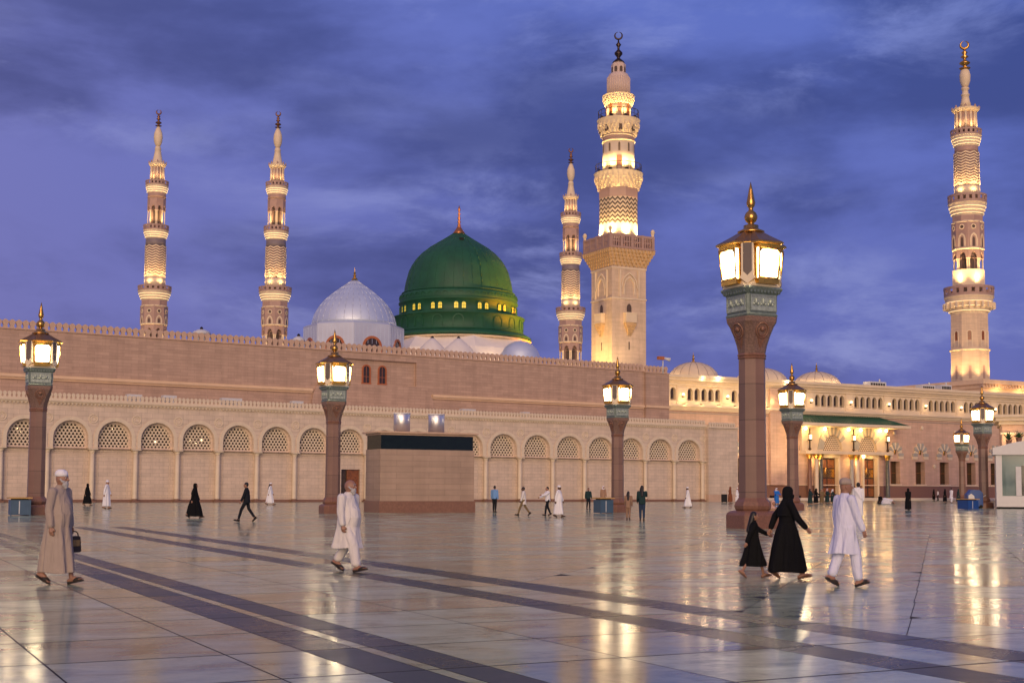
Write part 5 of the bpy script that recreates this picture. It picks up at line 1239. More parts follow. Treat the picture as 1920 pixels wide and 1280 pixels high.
def lamp_post(loc, H_, rz, label, pw=1.0):
    s = H_/11.2
    t = thing('lamp_post', label, 'street lamp', loc, rz, 'stone lamp posts with four-sided lanterns', (s, s, s))
    for k in ('plinth', 'base_moulding', 'shaft', 'neck_ring'): obj(k, LM[k], t)
    cap = obj('capital', LM['capital'], t); box = obj('metal_box', LM['metal_box'], t); obj('box_cornice', LM['box_cornice'], box); obj('stone_cup', LM['stone_cup'], t); obj('lantern_core', LM['core'], t)
    rf = obj('roof', LM['roof'], t); obj('roof_edge', LM['roof_edge'], rf); obj('finial', LM['finial'], t)
    for i in range(4):
        a = i*pi/2
        g = obj('glass_frame', LM['glass_frame'], t, rz=a); obj('glass', LM['glass'], g); obj('bay_cheek', LM['cheek'], g)
        q = rotz(a) @ Vector((0, -1.25, 8.45)); light('POINT', q, 80*s*s, (1.0, 0.74, 0.40), 0.22, parent=t)
        obj('relief_panel', LM['relief'], box, rz=a); obj('carved_emblem', LM['emblem'], cap, rz=a)
        p = obj('corner_pillar', LM['pillar'], t, rz=a+pi/4); obj('pillar_trim', LM['pillar_trim'], p)
    return t
LAMPS = [((1412, 990), (1408, 341), 'largest lamp post, nearest, standing on a pink block right of centre', 0.0),
         ((66, 965), (69, 566), 'leftmost lamp post beside a blue bin', 0.0),
         ((623, 962), (625, 617), 'lamp post left of the stone kiosk, before the wooden door', 0.0),
         ((1158, 960), (1157, 668), 'lamp post right of the stone kiosk with a grey bin at its foot', 0.0),
         ((1487, 956), (1486, 680), 'lamp post before the left end of the green canopied gate', 0.0),
         ((1845, 952), (1845, 722), 'lamp post beside the white kiosk at the right', 0.0),
         ((1805, 940), (1805, 783), 'farthest and smallest lamp post, just left of the white kiosk lamp', 0.0)]
LPOS = []
for (bx, by), (tx, ty), lab, off in LAMPS:
    g = G(bx, by-3); g = G(bx, by); dist = g.xy.length; r = ray(tx, ty); H_ = CAMH + r.z*dist/r.xy.length
    lamp_post(g, H_, off, lab); LPOS.append((g, H_))

# ================================================================== BINS
def litter_bin(px, py, label, mat, w=1.05, h=1.0, lid=True):
    g = G(px, py); t = thing('litter_bin', label, 'bin', (g.x, g.y, 0), 0.0, 'square litter bins')
    MB().box(-w/2, w/2, -w/2, w/2, 0.04, h*0.86).build('body', mat, t)
    MB().box(-w/2-0.015, -w/2+0.05, -w/2-0.015, -w/2+0.05, 0, h*0.86).box(w/2-0.05, w/2+0.015, -w/2-0.015, -w/2+0.05, 0, h*0.86).build('corner_posts', mat, t)
    MB().box(-0.09, -0.04, -w/2-0.012, -w/2, 0.1, h*0.8).build('white_stripe', 'ac_white', t)
    if lid:
        MB().box(-w/2+0.1, w/2-0.1, -w/2+0.1, w/2-0.1, h*0.86, h*0.93).build('opening', 'black_soft', t)
        MB().box(-w/2-0.08, w/2+0.08, -w/2-0.08, w/2+0.08, h*0.93, h*1.0).build('lid', 'bin_lid', t)
    return t
litter_bin(36, 966, 'slate blue litter bin with a tan lid at the left edge', 'bin_blue', 0.98, 0.95)
litter_bin(1131, 962, 'slate grey litter bin with a tan lid at the foot of a lamp post', 'bin_blue', 0.9, 1.0)
litter_bin(1815, 955, 'vivid blue square tub beside the white kiosk lamp post', 'bin_vivid', 1.15, 0.9)
def cart():
    g = G(1826, 952); t = thing('water_cart', 'tall vivid blue covered cart between the blue tub and a lamp post', 'cart', (g.x, g.y, 0), -0.5)
    MB().prism_xz([(-0.7, 0.15), (0.7, 0.15), (0.7, 1.35), (0.45, 1.62), (-0.3, 1.66), (-0.7, 1.2)], -0.45, 0.45).build('hood', 'bin_vivid', t)
    MB().prism_xz([(-0.62, 0.7), (-0.05, 0.7), (-0.1, 1.1), (-0.35, 1.3), (-0.6, 1.15)], -0.47, -0.451).build('side_print', 'white_paint', t)
    for x in (-0.5, 0.5): MB().lathe([(0.15, -0.5), (0.15, 0.5)], 14).build('axle', 'black_soft', t).matrix_local = trn(x, 0, 0.15) @ Matrix.Rotation(pi/2, 4, 'X')
    MB().tube((0.7, -0.3, 1.0), (1.0, -0.3, 1.15), 0.025).tube((0.7, 0.3, 1.0), (1.0, 0.3, 1.15), 0.025).tube((1.0, -0.3, 1.15), (1.0, 0.3, 1.15), 0.025).build('push_handle', 'ac_white', t)
cart()

# ================================================================== PEOPLE
def rm(o, v, sm=3):
    m = o.modifiers.new('remesh', 'REMESH'); m.mode = 'VOXEL'; m.voxel_size = v; m.use_smooth_shade = True
    k = o.modifiers.new('smooth', 'SMOOTH'); k.factor = 0.5; k.iterations = sm
    return o
def ry(a): return Matrix.Rotation(a, 3, 'Y')
def person(label, px, py, H_, heading, kind='thobe', top='cloth_white', bottom=None, head=None, headmat='cloth_white', skin='skin', beard=None, st=0.22, arms=(0.25, -0.25), belly=0.0, lean=0.03, shoes='sandal', hair=None, fine=False, swap=False, hem=None, look=0.0, bend=(0.15, 0.15), group='people crossing the square', z=0.0, spread=0.10, seed=1, sleeve=0.055, cat='person', wide=1.0):
    g = G(px, py, z); t = thing('person', label, cat, (g.x, g.y, z), heading, group, (H_/1.72*wide, H_/1.72*wide, H_/1.72))
    v = 0.009 if fine else 0.020
    rr = random.Random(seed); ph = rr.uniform(0, 6)
    V3 = Vector
    def lx(zz): return lean*(zz-0.9)*1.0 if zz > 0.9 else 0.0
    side = -1 if swap else 1                # side whose foot is forward
    hips = {s: V3((0, s*0.085, 0.90)) for s in (-1, 1)}
    feet = {}; B = MB(); SH = []
    seated = kind == 'seated'
    if not seated:
        for s in (-1, 1):
            fwd = st if s == side else -st; lift = 0.0 if s == side else min(0.09, st*0.34)
            ank = V3((fwd, s*0.085, 0.085+lift)); knee = (hips[s]+ank)*0.5 + V3((0.05+0.12*st if s != side else 0.05, 0, 0.015))
            B.cap(hips[s], knee, 0.075, 0.052); B.cap(knee, ank, 0.052, 0.036)
            pitch = (-0.22 if st > 0.1 else 0.0) if s == side else min(0.75, st*2.3)
            R = ry(pitch); heel = ank+R @ V3((-0.05, 0, -0.055)); toe = ank+R @ V3((0.165, 0, -0.062))
            B.cap(heel, ank+R @ V3((0.06, 0, -0.035)), 0.034, 0.036); B.cap(ank+R @ V3((0.05, 0, -0.045)), toe, 0.034, 0.022)
            for q in range(5): B.cap(toe+R @ V3((-0.02, (q-2)*0.017*s, 0)), toe+R @ V3((0.03-abs(q-(1 if s > 0 else 3))*0.006, (q-2)*0.018*s, -0.004)), 0.011, 0.009, 6)
            lowest = min((ank+R @ V3((x, 0, -0.095))).z for x in (-0.09, 0.2)); feet[s] = (ank, R, -lowest)
        dz = max(f[2] for f in feet.values())
        dz = max(-min((f[0]+f[1] @ V3((x, 0, -0.10))).z for x in (-0.09, 0.2) for f in feet.values()), -0.02)
    else: dz = 0.0
    sh_z = 1.40; zz0 = 0.0
    if seated:
        off = -0.60; sh_z = 0.80
        for s in (-1, 1):
            hp = V3((-0.05, s*0.10, 0.16)); kn = V3((0.32, s*0.30, 0.20)); an = V3((0.28, -s*0.05, 0.09))
            B.cap(hp, kn, 0.085, 0.06); B.cap(kn, an, 0.06, 0.04); B.cap(an, an+V3((0.1, -s*0.08, -0.03)), 0.04, 0.03)
        B.cap((-0.05, 0, 0.16), (-0.02, 0, 0.55), 0.14, 0.13)
    def up(zz): return zz+(-0.60 if seated else 0)
    B.cap((0, 0, up(0.98)), (lx(1.26), 0, up(1.26)), 0.10, 0.10); B.cap((lx(1.36), -0.12, up(1.35)), (lx(1.36), 0.12, up(1.35)), 0.052, 0.052)
    hc = V3((lx(1.6)+0.025, 0, up(1.60)))
    B.cap((lx(1.42), 0, up(1.42)), hc+V3((-0.015, 0, -0.05)), 0.055, 0.052)
    HR = Matrix.Rotation(look, 3, 'Z')
    def hp_(x, y, zz): return hc + HR @ V3((x, y, zz))
    B.ell(hc, (0.098, 0.077, 0.118), 18, 12, HR); B.ell(hp_(0.035, 0, -0.055), (0.062, 0.056, 0.062), 14, 9, HR); B.ell(hp_(0.06, 0, -0.095), (0.03, 0.03, 0.026), 10, 7)
    B.cap(hp_(0.088, 0, 0.012), hp_(0.112, 0, -0.028), 0.010, 0.016, 8); B.ell(hp_(0.088, 0, -0.062), (0.016, 0.026, 0.010), 8, 6, HR)
    for s in (-1, 1):
        B.ell(hp_(-0.008, s*0.079, -0.012), (0.024, 0.012, 0.034), 8, 6); B.cap(hp_(0.082, s*0.018, 0.030), hp_(0.074, s*0.048, 0.028), 0.011, 0.009, 6); B.ell(hp_(0.066, s*0.036, -0.022), (0.022, 0.018, 0.018), 8, 6)
    # arms, hands with five fingers
    C = MB(); wr = {}
    for s, a, bd in ((1, arms[0], bend[0]), (-1, arms[1], bend[1])):
        S0 = V3((lx(sh_z+0.0), s*0.185, sh_z-0.01)); out = spread
        d1 = V3((sin(a), s*out, -cos(a))).normalized(); E1 = S0+d1*0.285
        a2 = a+bd; d2 = V3((sin(a2), s*out*0.2, -cos(a2))).normalized(); W1 = E1+d2*0.245
        B.cap(S0, E1, 0.048, 0.038); B.cap(E1, W1, 0.038, 0.026)
        C.cap(S0, E1, 0.074 if kind != 'suit' else 0.066, sleeve+0.012); C.cap(E1, W1-d2*0.02, sleeve+0.012, sleeve)
        q = d2.to_track_quat('Z', 'Y'); fx = V3((1, 0, 0)); fx = (fx-d2*fx.dot(d2)).normalized(); sy = d2.cross(fx).normalized()
        P = W1+d2*0.05
        B.ell(P, 0.03, 8, 6); B.cap(W1, P+d2*0.03, 0.026, 0.03, 8)
        B.cap(P+fx*0.026+d2*0.025, P-fx*0.026+d2*0.025, 0.017, 0.016, 8)
        inw = -s*(V3((0, 1, 0))-d2*d2.y).normalized()
        for k in range(4):
            f0 = P+d2*0.035+fx*(0.030-0.020*k); L_ = (0.036, 0.041, 0.038, 0.030)[k]
            f1 = f0+d2*L_+inw*0.006; f2 = f1+d2*L_*0.55+inw*L_*0.55; B.cap(f0, f1, 0.0098, 0.009, 6); B.cap(f1, f2, 0.009, 0.0078, 6)
        t0 = W1+d2*0.03+fx*0.024; t1 = t0+d2*0.03+fx*0.026+inw*0.01; t2 = t1+d2*0.028+fx*0.004+inw*0.01; B.cap(t0, t1, 0.012, 0.0105, 6); B.cap(t1, t2, 0.0105, 0.009, 6)
        wr[s] = (W1, P, d2)
    body = B.build('body', skin, t); rm(body, 0.007 if fine else 0.016, 2); body.location.z = dz
    # garments
    def ring(zz, xo, rx, ry_, f=0.0): return (zz, lx(zz)+xo, 0, rx, ry_, f)
    n = 64 if fine else 36
    if kind in ('thobe', 'ihram', 'abaya'):
        hz = hem if hem is not None else 0.15; w = {'thobe': 1.0, 'ihram': 1.06, 'abaya': 1.12}[kind]
        R = [ring(hz, 0, (0.15+st*0.70)*w, 0.20*w, 1.0), ring(hz+0.08, 0, (0.155+st*0.66)*w, 0.20*w, 1.0), ring(0.55, 0, (0.165+st*0.38)*w, 0.197*w, 0.9), ring(0.85, belly*0.3, (0.168+st*0.1)*w, 0.195*w, 0.6),
             ring(1.05, belly*0.6, 0.150+belly, 0.178+belly*0.4, 0.2), ring(1.2, belly*0.4, 0.145+belly*0.7, 0.180, 0.1), ring(1.33, 0, 0.130, 0.185, 0.05), ring(1.41, 0, 0.105, 0.155), ring(1.465, 0, 0.075, 0.085), ring(1.50, 0.005, 0.062, 0.064)]
        C.loft(R, n, 0.085, 7, ph)
        if kind == 'ihram': C.cap((lx(1.4)+0.06, 0.15, 1.42), (lx(1.1)+0.16, -0.10, 1.02), 0.07, 0.09); C.cap((lx(1.4)-0.06, 0.15, 1.42), (lx(1.1)-0.15, -0.12, 1.0), 0.07, 0.08)
        if kind == 'abaya':
            hm = MB(); hm.loft([(1.16, lx(1.16)-0.02, 0, 0.165, 0.20, 1.0), (1.30, lx(1.3)-0.02, 0, 0.15, 0.195, 0.6), (1.42, lx(1.4)-0.01, 0, 0.12, 0.15, 0.3), (1.50, hc.x-0.02, 0, 0.098, 0.098, 0.1), (1.58, hc.x-0.022, 0, 0.108, 0.098), (1.66, hc.x-0.02, 0, 0.104, 0.092), (1.71, hc.x-0.022, 0, 0.082, 0.072), (1.735, hc.x-0.022, 0, 0.04, 0.035)], n, 0.05, 6, ph+1)
            o = rm(hm.build('headscarf', top, t), v, 3); o.location.z = dz
            if fine: MB().ell(hc+V3((0.035, 0, -0.05)), (0.072, 0.064, 0.085), 14, 10).build('face_veil', top, t).location.z = dz
        rm(C.build({'thobe': 'robe', 'ihram': 'wrap', 'abaya': 'long_robe'}[kind], top, t), v, 3).location.z = dz
    elif kind in ('kameez', 'suit', 'shirt'):
        hz = {'kameez': 0.52, 'suit': 0.80, 'shirt': 0.86}[kind] if hem is None else hem
        k = 1.0 if kind == 'kameez' else 0.0
        R = [ring(hz, 0, 0.145+st*0.42*k+0.02, 0.172+0.02*k, 1.0*k+0.2), ring(hz+0.10, 0, 0.150+st*0.36*k, 0.172+0.012*k, 0.9*k+0.2)]
        if k: R.append(ring(0.82, belly*0.3, 0.155+st*0.12, 0.180, 0.5))
        R += [ring(1.0, belly*0.7, 0.142+belly, 0.165+belly*0.4, 0.25), ring(1.14, belly*0.5, 0.140+belly*0.8, 0.168, 0.15), ring(1.28, 0, 0.132, 0.180, 0.08), ring(1.38, 0, 0.110, 0.165, 0.0), ring(1.45, 0, 0.078, 0.09), ring(1.49, 0.005, 0.062, 0.065)]
        C.loft(R, n, 0.075, 7, ph)
        rm(C.build({'kameez': 'long_tunic', 'suit': 'jacket', 'shirt': 'shirt'}[kind], top, t), v, 3).location.z = dz
        T = MB(); wide = 1.35 if kind == 'kameez' else 1.0
        for s in (-1, 1):
            ank, Rf, _ = feet[s]; knee = (hips[s]+ank)*0.5+V3((0.05+0.12*st if s != side else 0.05, 0, 0.015)); lo = ank+(knee-ank)*0.12
            T.cap(hips[s]+V3((0, 0, 0.02)), knee, 0.098*wide**0.4, 0.072*wide**0.8); T.cap(knee, lo, 0.072*wide**0.8, 0.058*wide)
        T.cap((0, -0.05, 0.92), (0, 0.05, 0.92), 0.12, 0.12)
        rm(T.build('trousers', bottom or top, t), v, 3).location.z = dz
    elif seated:
        C.loft([(0.0, 0.08, 0, 0.40, 0.36, 1.0), (0.12, 0.09, 0, 0.40, 0.37, 1.0), (0.28, 0.03, 0, 0.27, 0.27, 0.6), (0.45, 0.0, 0, 0.19, 0.21, 0.3), (0.62, 0.0, 0, 0.165, 0.205, 0.1), (0.76, 0.0, 0, 0.125, 0.19), (0.85, 0.01, 0, 0.08, 0.09), (0.90, 0.015, 0, 0.062, 0.064)], n, 0.06, 7, ph)
        rm(C.build('robe', top, t), v, 3)
    # headwear, beard, hair, shoes
    def put(m, nm, mt, vv=None, sm=2):
        o = m.build(nm, mt, t); o.location.z = dz
        if vv: rm(o, vv, sm)
        return o
    if head == 'cap': put(MB().loft([(hc.z+0.032, hc.x-0.012, 0, 0.106, 0.086), (hc.z+0.075, hc.x-0.014, 0, 0.105, 0.085), (hc.z+0.115, hc.x-0.016, 0, 0.088, 0.070), (hc.z+0.138, hc.x-0.018, 0, 0.045, 0.036)], 24), 'cap', headmat)
    elif head == 'scarf':
        m = MB(); m.loft([(up(1.30), lx(1.3)-0.04, 0, 0.14, 0.19, 1), (up(1.42), lx(1.4)-0.03, 0, 0.12, 0.14, 0.5), (up(1.52), hc.x-0.035, 0, 0.10, 0.098), (hc.z+0.02, hc.x-0.03, 0, 0.10, 0.094), (hc.z+0.09, hc.x-0.022, 0, 0.098, 0.086), (hc.z+0.135, hc.x-0.02, 0, 0.05, 0.045)], 28, 0.06, 6, ph); put(m, 'headscarf', headmat, 0.014)
    elif head == 'turban':
        m = MB()
        for k in range(4): m.torus((hc.x-0.012, 0, hc.z+0.045+k*0.028), 0.085-k*0.014, 0.030, 'z', 20, 6)
        m.ell((hc.x-0.012, 0, hc.z+0.10), (0.08, 0.07, 0.055)); put(m, 'turban', headmat, 0.012)
    if hair:
        m = MB(); m.ell(hc+V3((-0.018, 0, 0.022)), (0.100, 0.085, 0.112), 16, 10)
        if hair == 'long': m.cap(hc+V3((-0.05, 0, -0.02)), (lx(1.3)-0.12, 0, up(1.22)), 0.085, 0.07); m.cap(hc+V3((0, 0.06, 0)), (lx(1.3)-0.02, 0.12, up(1.30)), 0.045, 0.04)
        put(m, 'hair', 'hair', 0.014)
    if beard:
        m = MB(); m.ell(hp_(0.060, 0, -0.090), (0.048, 0.056, 0.055), 14, 9, HR); m.cap(hp_(0.05, 0.05, -0.05), hp_(0.06, -0.05, -0.05), 0.018, 0.018); m.ell(hp_(0.07, 0, -0.125), (0.034, 0.035, 0.045)); m.cap(hp_(0.095, 0.022, -0.045), hp_(0.095, -0.022, -0.045), 0.010, 0.010, 6)
        for s in (-1, 1): m.cap(hp_(0.045, s*0.066, -0.05), hp_(0.0, s*0.075, 0.0), 0.018, 0.014, 6)
        put(m, 'beard', beard, 0.009 if fine else 0.014)
    if fine and kind != 'abaya':
        for s in (-1, 1):
            e = MB().ell(hp_(0.080, s*0.031, 0.010), (0.012, 0.014, 0.009), 8, 6).build('eye', 'white_paint', t); e.location.z = dz
            MB().ell(hp_(0.0905, s*0.031, 0.010), (0.004, 0.006, 0.006), 6, 5).build('iris', 'hair', e)
            m = MB().cap(hp_(0.093, s*0.016, 0.034), hp_(0.083, s*0.050, 0.032), 0.006, 0.004, 6).build('eyebrow', beard or 'hair', t); m.location.z = dz
    if not seated:
        for s in (-1, 1):
            ank, Rf, _ = feet[s]
            m = MB(); m.M = Matrix.Translation(ank) @ Rf.to_4x4()
            pts = [(-0.085, 0.0), (-0.07, -0.032), (0.0, -0.034), (0.10, -0.046), (0.18, -0.038), (0.215, 0.0), (0.18, 0.038), (0.10, 0.044), (0.0, 0.034), (-0.07, 0.032)]
            m.prism_xy(pts, -0.104, -0.082)
            if shoes in ('sandal', 'sandal_brown'):
                m.torus((0, 0, 0), 0, 0, 'y', 3, 3) if False else None
                m.cap((0.10, -0.046, -0.085), (0.12, 0.0, -0.040), 0.012, 0.014, 6); m.cap((0.10, 0.046, -0.085), (0.12, 0.0, -0.040), 0.012, 0.014, 6); m.cap((0.06, -0.04, -0.085), (0.07, 0.0, -0.018), 0.012, 0.014, 6); m.cap((0.06, 0.04, -0.085), (0.07, 0.0, -0.018), 0.012, 0.014, 6)
                if shoes == 'sandal': m.ell((0.105, 0, -0.062), (0.085, 0.047, 0.036), 12, 8); m.ell((-0.04, 0, -0.075), (0.05, 0.040, 0.022), 10, 6)
                o = m.build('sandal', shoes, t)
            else:
                m.ell((0.0, 0, -0.04), (0.085, 0.042, 0.06)); m.ell((0.10, 0, -0.06), (0.105, 0.045, 0.035)); o = m.build('shoe', 'black_soft', t)
            o.location.z = dz
    return t, wr, dz
RT = -YAW            # heading that crosses the picture to the right
LF = pi-YAW
# ---- the five walkers in front
tA, wA, dA = person('elderly man in a long greyish robe and white cap at the left, holding a bag', 106, 1095, 1.76, RT-0.30, 'thobe', 'cloth_grey', head='cap', skin='skin', beard='beard_white', st=0.20, arms=(0.05, -0.10), belly=0.045, fine=True, look=0.1, group='walkers near the camera', seed=3, bend=(0.12, 0.25))
tB, wB, dB = person('bald white-bearded man in a cream tunic walking left of the stone kiosk', 650, 1071, 1.66, RT-0.50, 'kameez', 'cloth_cream', 'cloth_cream', beard='beard_white', st=0.25, arms=(-0.08, 0.02), belly=0.05, fine=True, look=0.15, hem=0.42, group='walkers near the camera', seed=5, swap=True, wide=1.18)
tC, wC, dC = person('woman in a black robe and head covering leading a child by the hand', 1476, 1085, 1.57, RT+0.12, 'abaya', 'cloth_black', st=0.24, arms=(-0.62, 0.42), fine=True, group='walkers near the camera', seed=8, shoes='sandal_brown', bend=(0.25, 0.30), hem=0.10, swap=True, spread=0.2)
tD, wD, dD = person('small child in black held by the hand of a woman in black', 1412, 1083, 1.14, RT+0.05, 'thobe', 'cloth_black', st=0.30, arms=(0.95, -0.55), fine=True, hair='long', group='walkers near the camera', seed=9, shoes='sandal_brown', hem=0.28, spread=0.25)
tE, wE, dE = person('grey-capped man in a pale lilac tunic and trousers seen from behind', 1584, 1099, 1.70, RT+0.38, 'kameez', 'cloth_lilac', 'cloth_lilac', head='cap', headmat='cloth_grey', st=0.20, arms=(-0.05, 0.30), belly=0.04, fine=True, hem=0.50, look=-0.35, group='walkers near the camera', seed=11, swap=True, hair=None)
def hand_bag():
    M = Matrix.Translation(tA.location) @ rotz(RT-0.30); W1, P, d = wA[1]; s = 1.76/1.72
    p = M @ ((P + Vector((0.05, 0.02, 0.0)))*s)
    t = thing('shoulder_bag', 'dark handbag hanging at the side of the man in the greyish robe', 'bag', (p.x, p.y, p.z-0.34), RT-0.30+1.35)
    MB().prism_xz([(-0.11, 0.02), (-0.08, 0.0), (0.08, 0.0), (0.11, 0.02), (0.085, 0.24), (0.06, 0.26), (-0.06, 0.26), (-0.085, 0.24)], -0.045, 0.045).build('bag_body', 'sandal', t); MB().box(-0.07, 0.07, -0.055, -0.05, 0.10, 0.20).build('bag_pocket', 'cloth_khaki', t)
    MB().torus((0, 0, 0.26), 0.075, 0.010, 'y', 16, 6, 0, pi).build('bag_strap', 'sandal', t)
hand_bag()
# ---- people farther off
GR = 'people in the middle of the square'
person('woman in black walking close to the arcade just left of a man in white', 163, 948, 1.72, RT, 'abaya', 'cloth_black', st=0.22, group=GR, seed=21)
person('man in a white robe and white turban walking just right of a woman in black', 199, 954, 1.90, RT, 'thobe', 'cloth_white', head='turban', st=0.13, group=GR, seed=22)
person('woman in a full black robe striding alone between the two left lamp posts', 364, 971, 1.68, RT, 'abaya', 'cloth_black', st=0.30, group=GR, seed=23, hem=0.06)
person('man in a dark suit striding to the left', 462, 978, 1.72, LF, 'suit', 'cloth_navy', 'cloth_navy', hair='short', st=0.34, arms=(0.3, -0.2), group=GR, shoes='shoe', seed=24)
person('man in a white robe and white cap with long dark hair near the arcade', 506, 947, 1.88, RT, 'thobe', 'cloth_white', head='cap', hair='long', st=0.26, group=GR, seed=25)
person('person in a blue shirt and dark trousers beside the stone kiosk', 927, 960, 1.70, RT+1.2, 'shirt', 'cloth_blue', 'cloth_navy', hair='short', st=0.05, arms=(0.05, 0.0), group=GR, shoes='shoe', seed=26)
person('man in a loose white tunic and khaki trousers striding to the left', 982, 967, 1.60, LF, 'shirt', 'cloth_cream', 'cloth_khaki', skin='skin_dark', hair='short', st=0.34, hem=0.66, group=GR, shoes='shoe', seed=27)
person('person in white and dark trousers half hidden by the man in the white robe', 1027, 967, 1.62, LF+0.4, 'shirt', 'cloth_white', 'cloth_navy', hair='short', st=0.2, arms=(1.0, 0.7), bend=(0.5, 0.5), group=GR, shoes='shoe', seed=28)
person('man in a long white robe and white cap right of the stone kiosk', 1047, 970, 1.68, RT-0.4, 'thobe', 'cloth_white', head='cap', skin='skin_dark', st=0.18, belly=0.05, group=GR, seed=29)
person('man in dark clothes with a white bag left of the third lamp post', 1103, 955, 1.60, RT-1.3, 'shirt', 'cloth_green', 'cloth_navy', hair='short', st=0.10, group=GR, shoes='shoe', seed=30)
person('person in a white headscarf standing behind the grey bin', 1131, 948, 1.78, RT-1.2, 'thobe', 'cloth_tan', head='scarf', headmat='cloth_white', st=0.06, group=GR, seed=31)
person('woman in tan with long dark hair beside the third lamp post', 1178, 974, 1.42, RT+1.4, 'shirt', 'cloth_tan', 'cloth_tan', hair='long', st=0.05, arms=(0.4, 0.1), hem=0.72, group=GR, shoes='shoe', seed=32)
person('long-haired person in black top and denim shorts right of the third lamp post', 1204, 976, 1.70, RT+1.5, 'shirt', 'cloth_green', 'cloth_jeans', hair='long', st=0.06, arms=(0.3, 0.9), bend=(0.4, 0.9), hem=0.80, group=GR, shoes='shoe', seed=33)
person('man in a white robe walking to the left before the last arches', 1290, 953, 1.70, LF, 'thobe', 'cloth_white', head='cap', skin='skin_dark', st=0.26, group=GR, seed=34)
person('robed figure in brown at the corner of the arcade', 1369, 943, 1.85, RT, 'abaya', 'cloth_brown', st=0.1, group=GR, seed=35)
person('man in white right of the brown-robed figure', 1382, 943, 1.75, RT-0.3, 'thobe', 'cloth_white', head='cap', st=0.08, group=GR, seed=36)
person('man in a white pilgrim wrap seen from behind before the gate', 1610, 974, 1.92, RT+1.3, 'ihram', 'cloth_white', skin='skin_dark', hair='short', st=0.12, group=GR, seed=37, arms=(0.2, 0.1))
person('woman in a black robe standing alone before the pink facade', 1703, 956, 1.70, RT+0.8, 'abaya', 'cloth_black', st=0.16, group=GR, seed=38, hem=0.04)
G2 = 'small groups before the facade'
person('dark robed figure left of the trio before the facade', 1751, 938, 1.75, RT, 'abaya', 'cloth_black', st=0.05, group=G2, seed=41)
person('figure in black and white right beside the dark robed figure', 1759, 938, 1.65, LF, 'shirt', 'cloth_white', 'cloth_navy', hair='short', st=0.1, group=G2, shoes='shoe', seed=42)
person('woman in black at the left of the trio beside the small lamp post', 1772, 942, 1.75, RT, 'abaya', 'cloth_black', st=0.1, group=G2, seed=43)
person('man in white in the middle of the trio beside the small lamp post', 1784, 943, 1.85, RT+0.5, 'kameez', 'cloth_white', 'cloth_white', hair='short', st=0.14, group=G2, seed=44)
person('dark-clothed figure at the right of the trio beside the small lamp post', 1797, 942, 1.75, RT, 'abaya', 'cloth_green', st=0.1, group=G2, seed=45)
person('dark-clothed person standing behind the blue cart', 1834, 951, 1.55, RT-1.2, 'shirt', 'cloth_navy', 'cloth_navy', hair='short', st=0.05, group=G2, shoes='shoe', seed=46)
person('dark-clothed person sitting on the ground before the gate steps', 1650, 944, 1.72, RT-1.2, 'seated', 'cloth_black', hair='short', group=G2, seed=47, arms=(0.5, 0.5), bend=(0.6, 0.6), z=0.0)
G3 = 'people gathered before the gate'
for i, (px, py, mt, hd, hm, lab) in enumerate([(1456, 946, 'cloth_vivid', 'scarf', 'cloth_white', 'person in vivid blue and a white scarf standing behind the big lamp post'), (1519, 946, 'cloth_green', 'scarf', 'cloth_navy', 'leftmost dark-robed person standing before the gate'), (1530, 945, 'cloth_black', 'scarf', 'cloth_black', 'black-robed person standing second from the left before the gate'), (1541, 944, 'cloth_khaki', 'scarf', 'cloth_tan', 'khaki-robed person standing in the middle before the gate'), (1551, 944, 'cloth_green', 'scarf', 'cloth_pink', 'person with a pink headscarf standing before the gate'), (1561, 943, 'cloth_green', 'scarf', 'cloth_cream', 'rightmost of the group before the gate, in a pale scarf'), (1449, 990, 'cloth_tan', 'scarf', 'cloth_pink', 'brown-shawled person with a pink scarf sitting by the big lamp plinth')]):
    if i == 6: person(lab, px, py, 1.72, RT-1.2, 'seated', mt, head=hd, headmat=hm, group=G3, seed=60+i, arms=(0.4, 0.5), bend=(0.7, 0.7))
    else: person(lab, px, py, 1.70-0.06*(i % 2), RT-1.2+0.5*(i % 3), 'thobe', mt, head=hd, headmat=hm, group=G3, seed=60+i, st=0.08, wide=1.2, arms=(0.4, 0.5), bend=(0.7, 0.7))
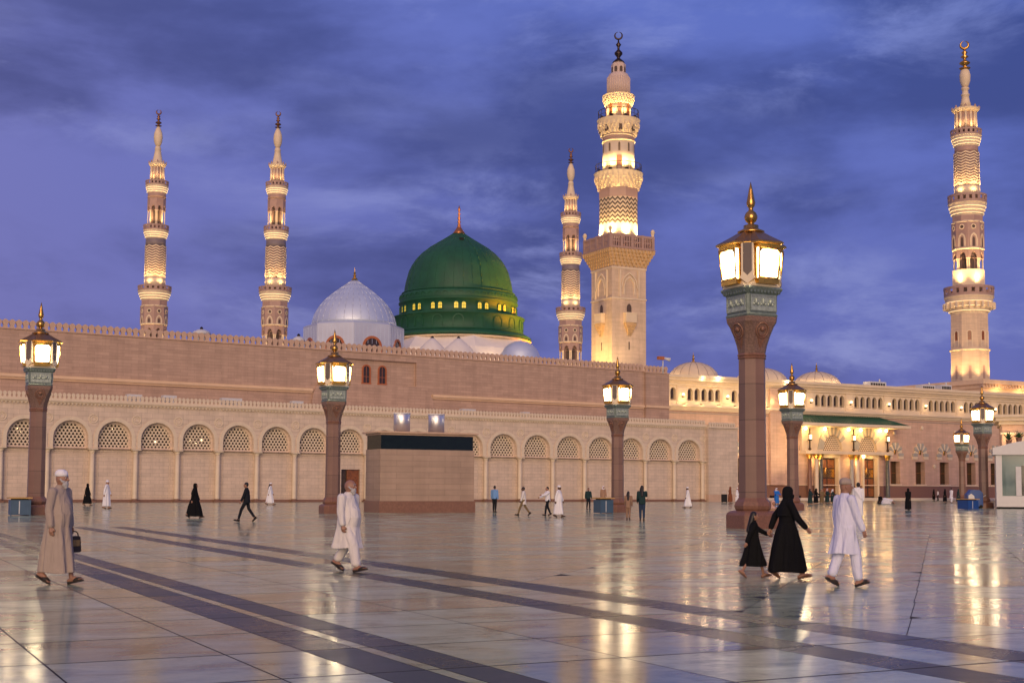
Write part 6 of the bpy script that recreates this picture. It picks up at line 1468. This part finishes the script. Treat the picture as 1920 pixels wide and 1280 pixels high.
def lying():
    g = G(1668, 937); t = thing('person', 'person in white bowed down on a green mat beside the gate', 'person', (g.x-14, g.y-16, 0.0), RT, G3)
    P = ray(1668, 936); d = 145; f = P.x*sin(YAW)+P.y*cos(YAW); q = P*(d/f); t.location = (q.x, q.y, 0.03)
    b = MB(); b.cap((-0.5, 0, 0.5), (0.25, 0, 0.35), 0.17, 0.15); b.ell((0.48, 0, 0.18), (0.11, 0.085, 0.10)); b.cap((0.25, 0.15, 0.33), (0.5, 0.2, 0.06), 0.06, 0.04); b.cap((0.25, -0.15, 0.33), (0.5, -0.2, 0.06), 0.06, 0.04)
    for s in (-1, 1): b.cap((-0.5, s*0.1, 0.45), (-0.15, s*0.12, 0.1), 0.1, 0.07); b.cap((-0.15, s*0.12, 0.08), (-0.7, s*0.12, 0.07), 0.07, 0.05)
    rm(b.build('body', 'skin', t), 0.02)
    c = MB(); c.cap((-0.52, 0, 0.5), (0.2, 0, 0.38), 0.24, 0.18); c.loft([(0.03, -0.35, 0, 0.55, 0.26, 1), (0.3, -0.4, 0, 0.45, 0.25, 1), (0.55, -0.45, 0, 0.25, 0.2, 0.3)], 24, 0.05, 5); rm(c.build('robe', 'cloth_white', t), 0.025)
    m = MB().box(-1.0, 1.6, -0.6, 0.6, 0.0, 0.02).build('prayer_mat', 'carpet'); m.location = (q.x, q.y, 0.005); m.rotation_euler = (0, 0, RT); tag(m, 'green mat under the bowed person in white', 'mat')
lying()
def suitcase():
    g = G(1358, 942); t = thing('suitcase', 'upright black suitcase left of the brown-robed figure', 'suitcase', (g.x, g.y, 0), RT)
    MB().prism_xy([(-0.3, -0.16), (0.3, -0.16), (0.34, -0.1), (0.34, 0.1), (0.3, 0.16), (-0.3, 0.16), (-0.34, 0.1), (-0.34, -0.1)], 0.08, 1.0).build('shell', 'black_soft', t)
    MB().tube((-0.15, 0, 1.0), (-0.15, 0, 1.3), 0.015).tube((0.15, 0, 1.0), (0.15, 0, 1.3), 0.015).tube((-0.15, 0, 1.3), (0.15, 0, 1.3), 0.02).build('pull_handle', 'steel', t)
    for x in (-0.26, 0.26): MB().ell((x, 0, 0.05), 0.05, 8, 6).build('wheel', 'black_soft', t)
suitcase()
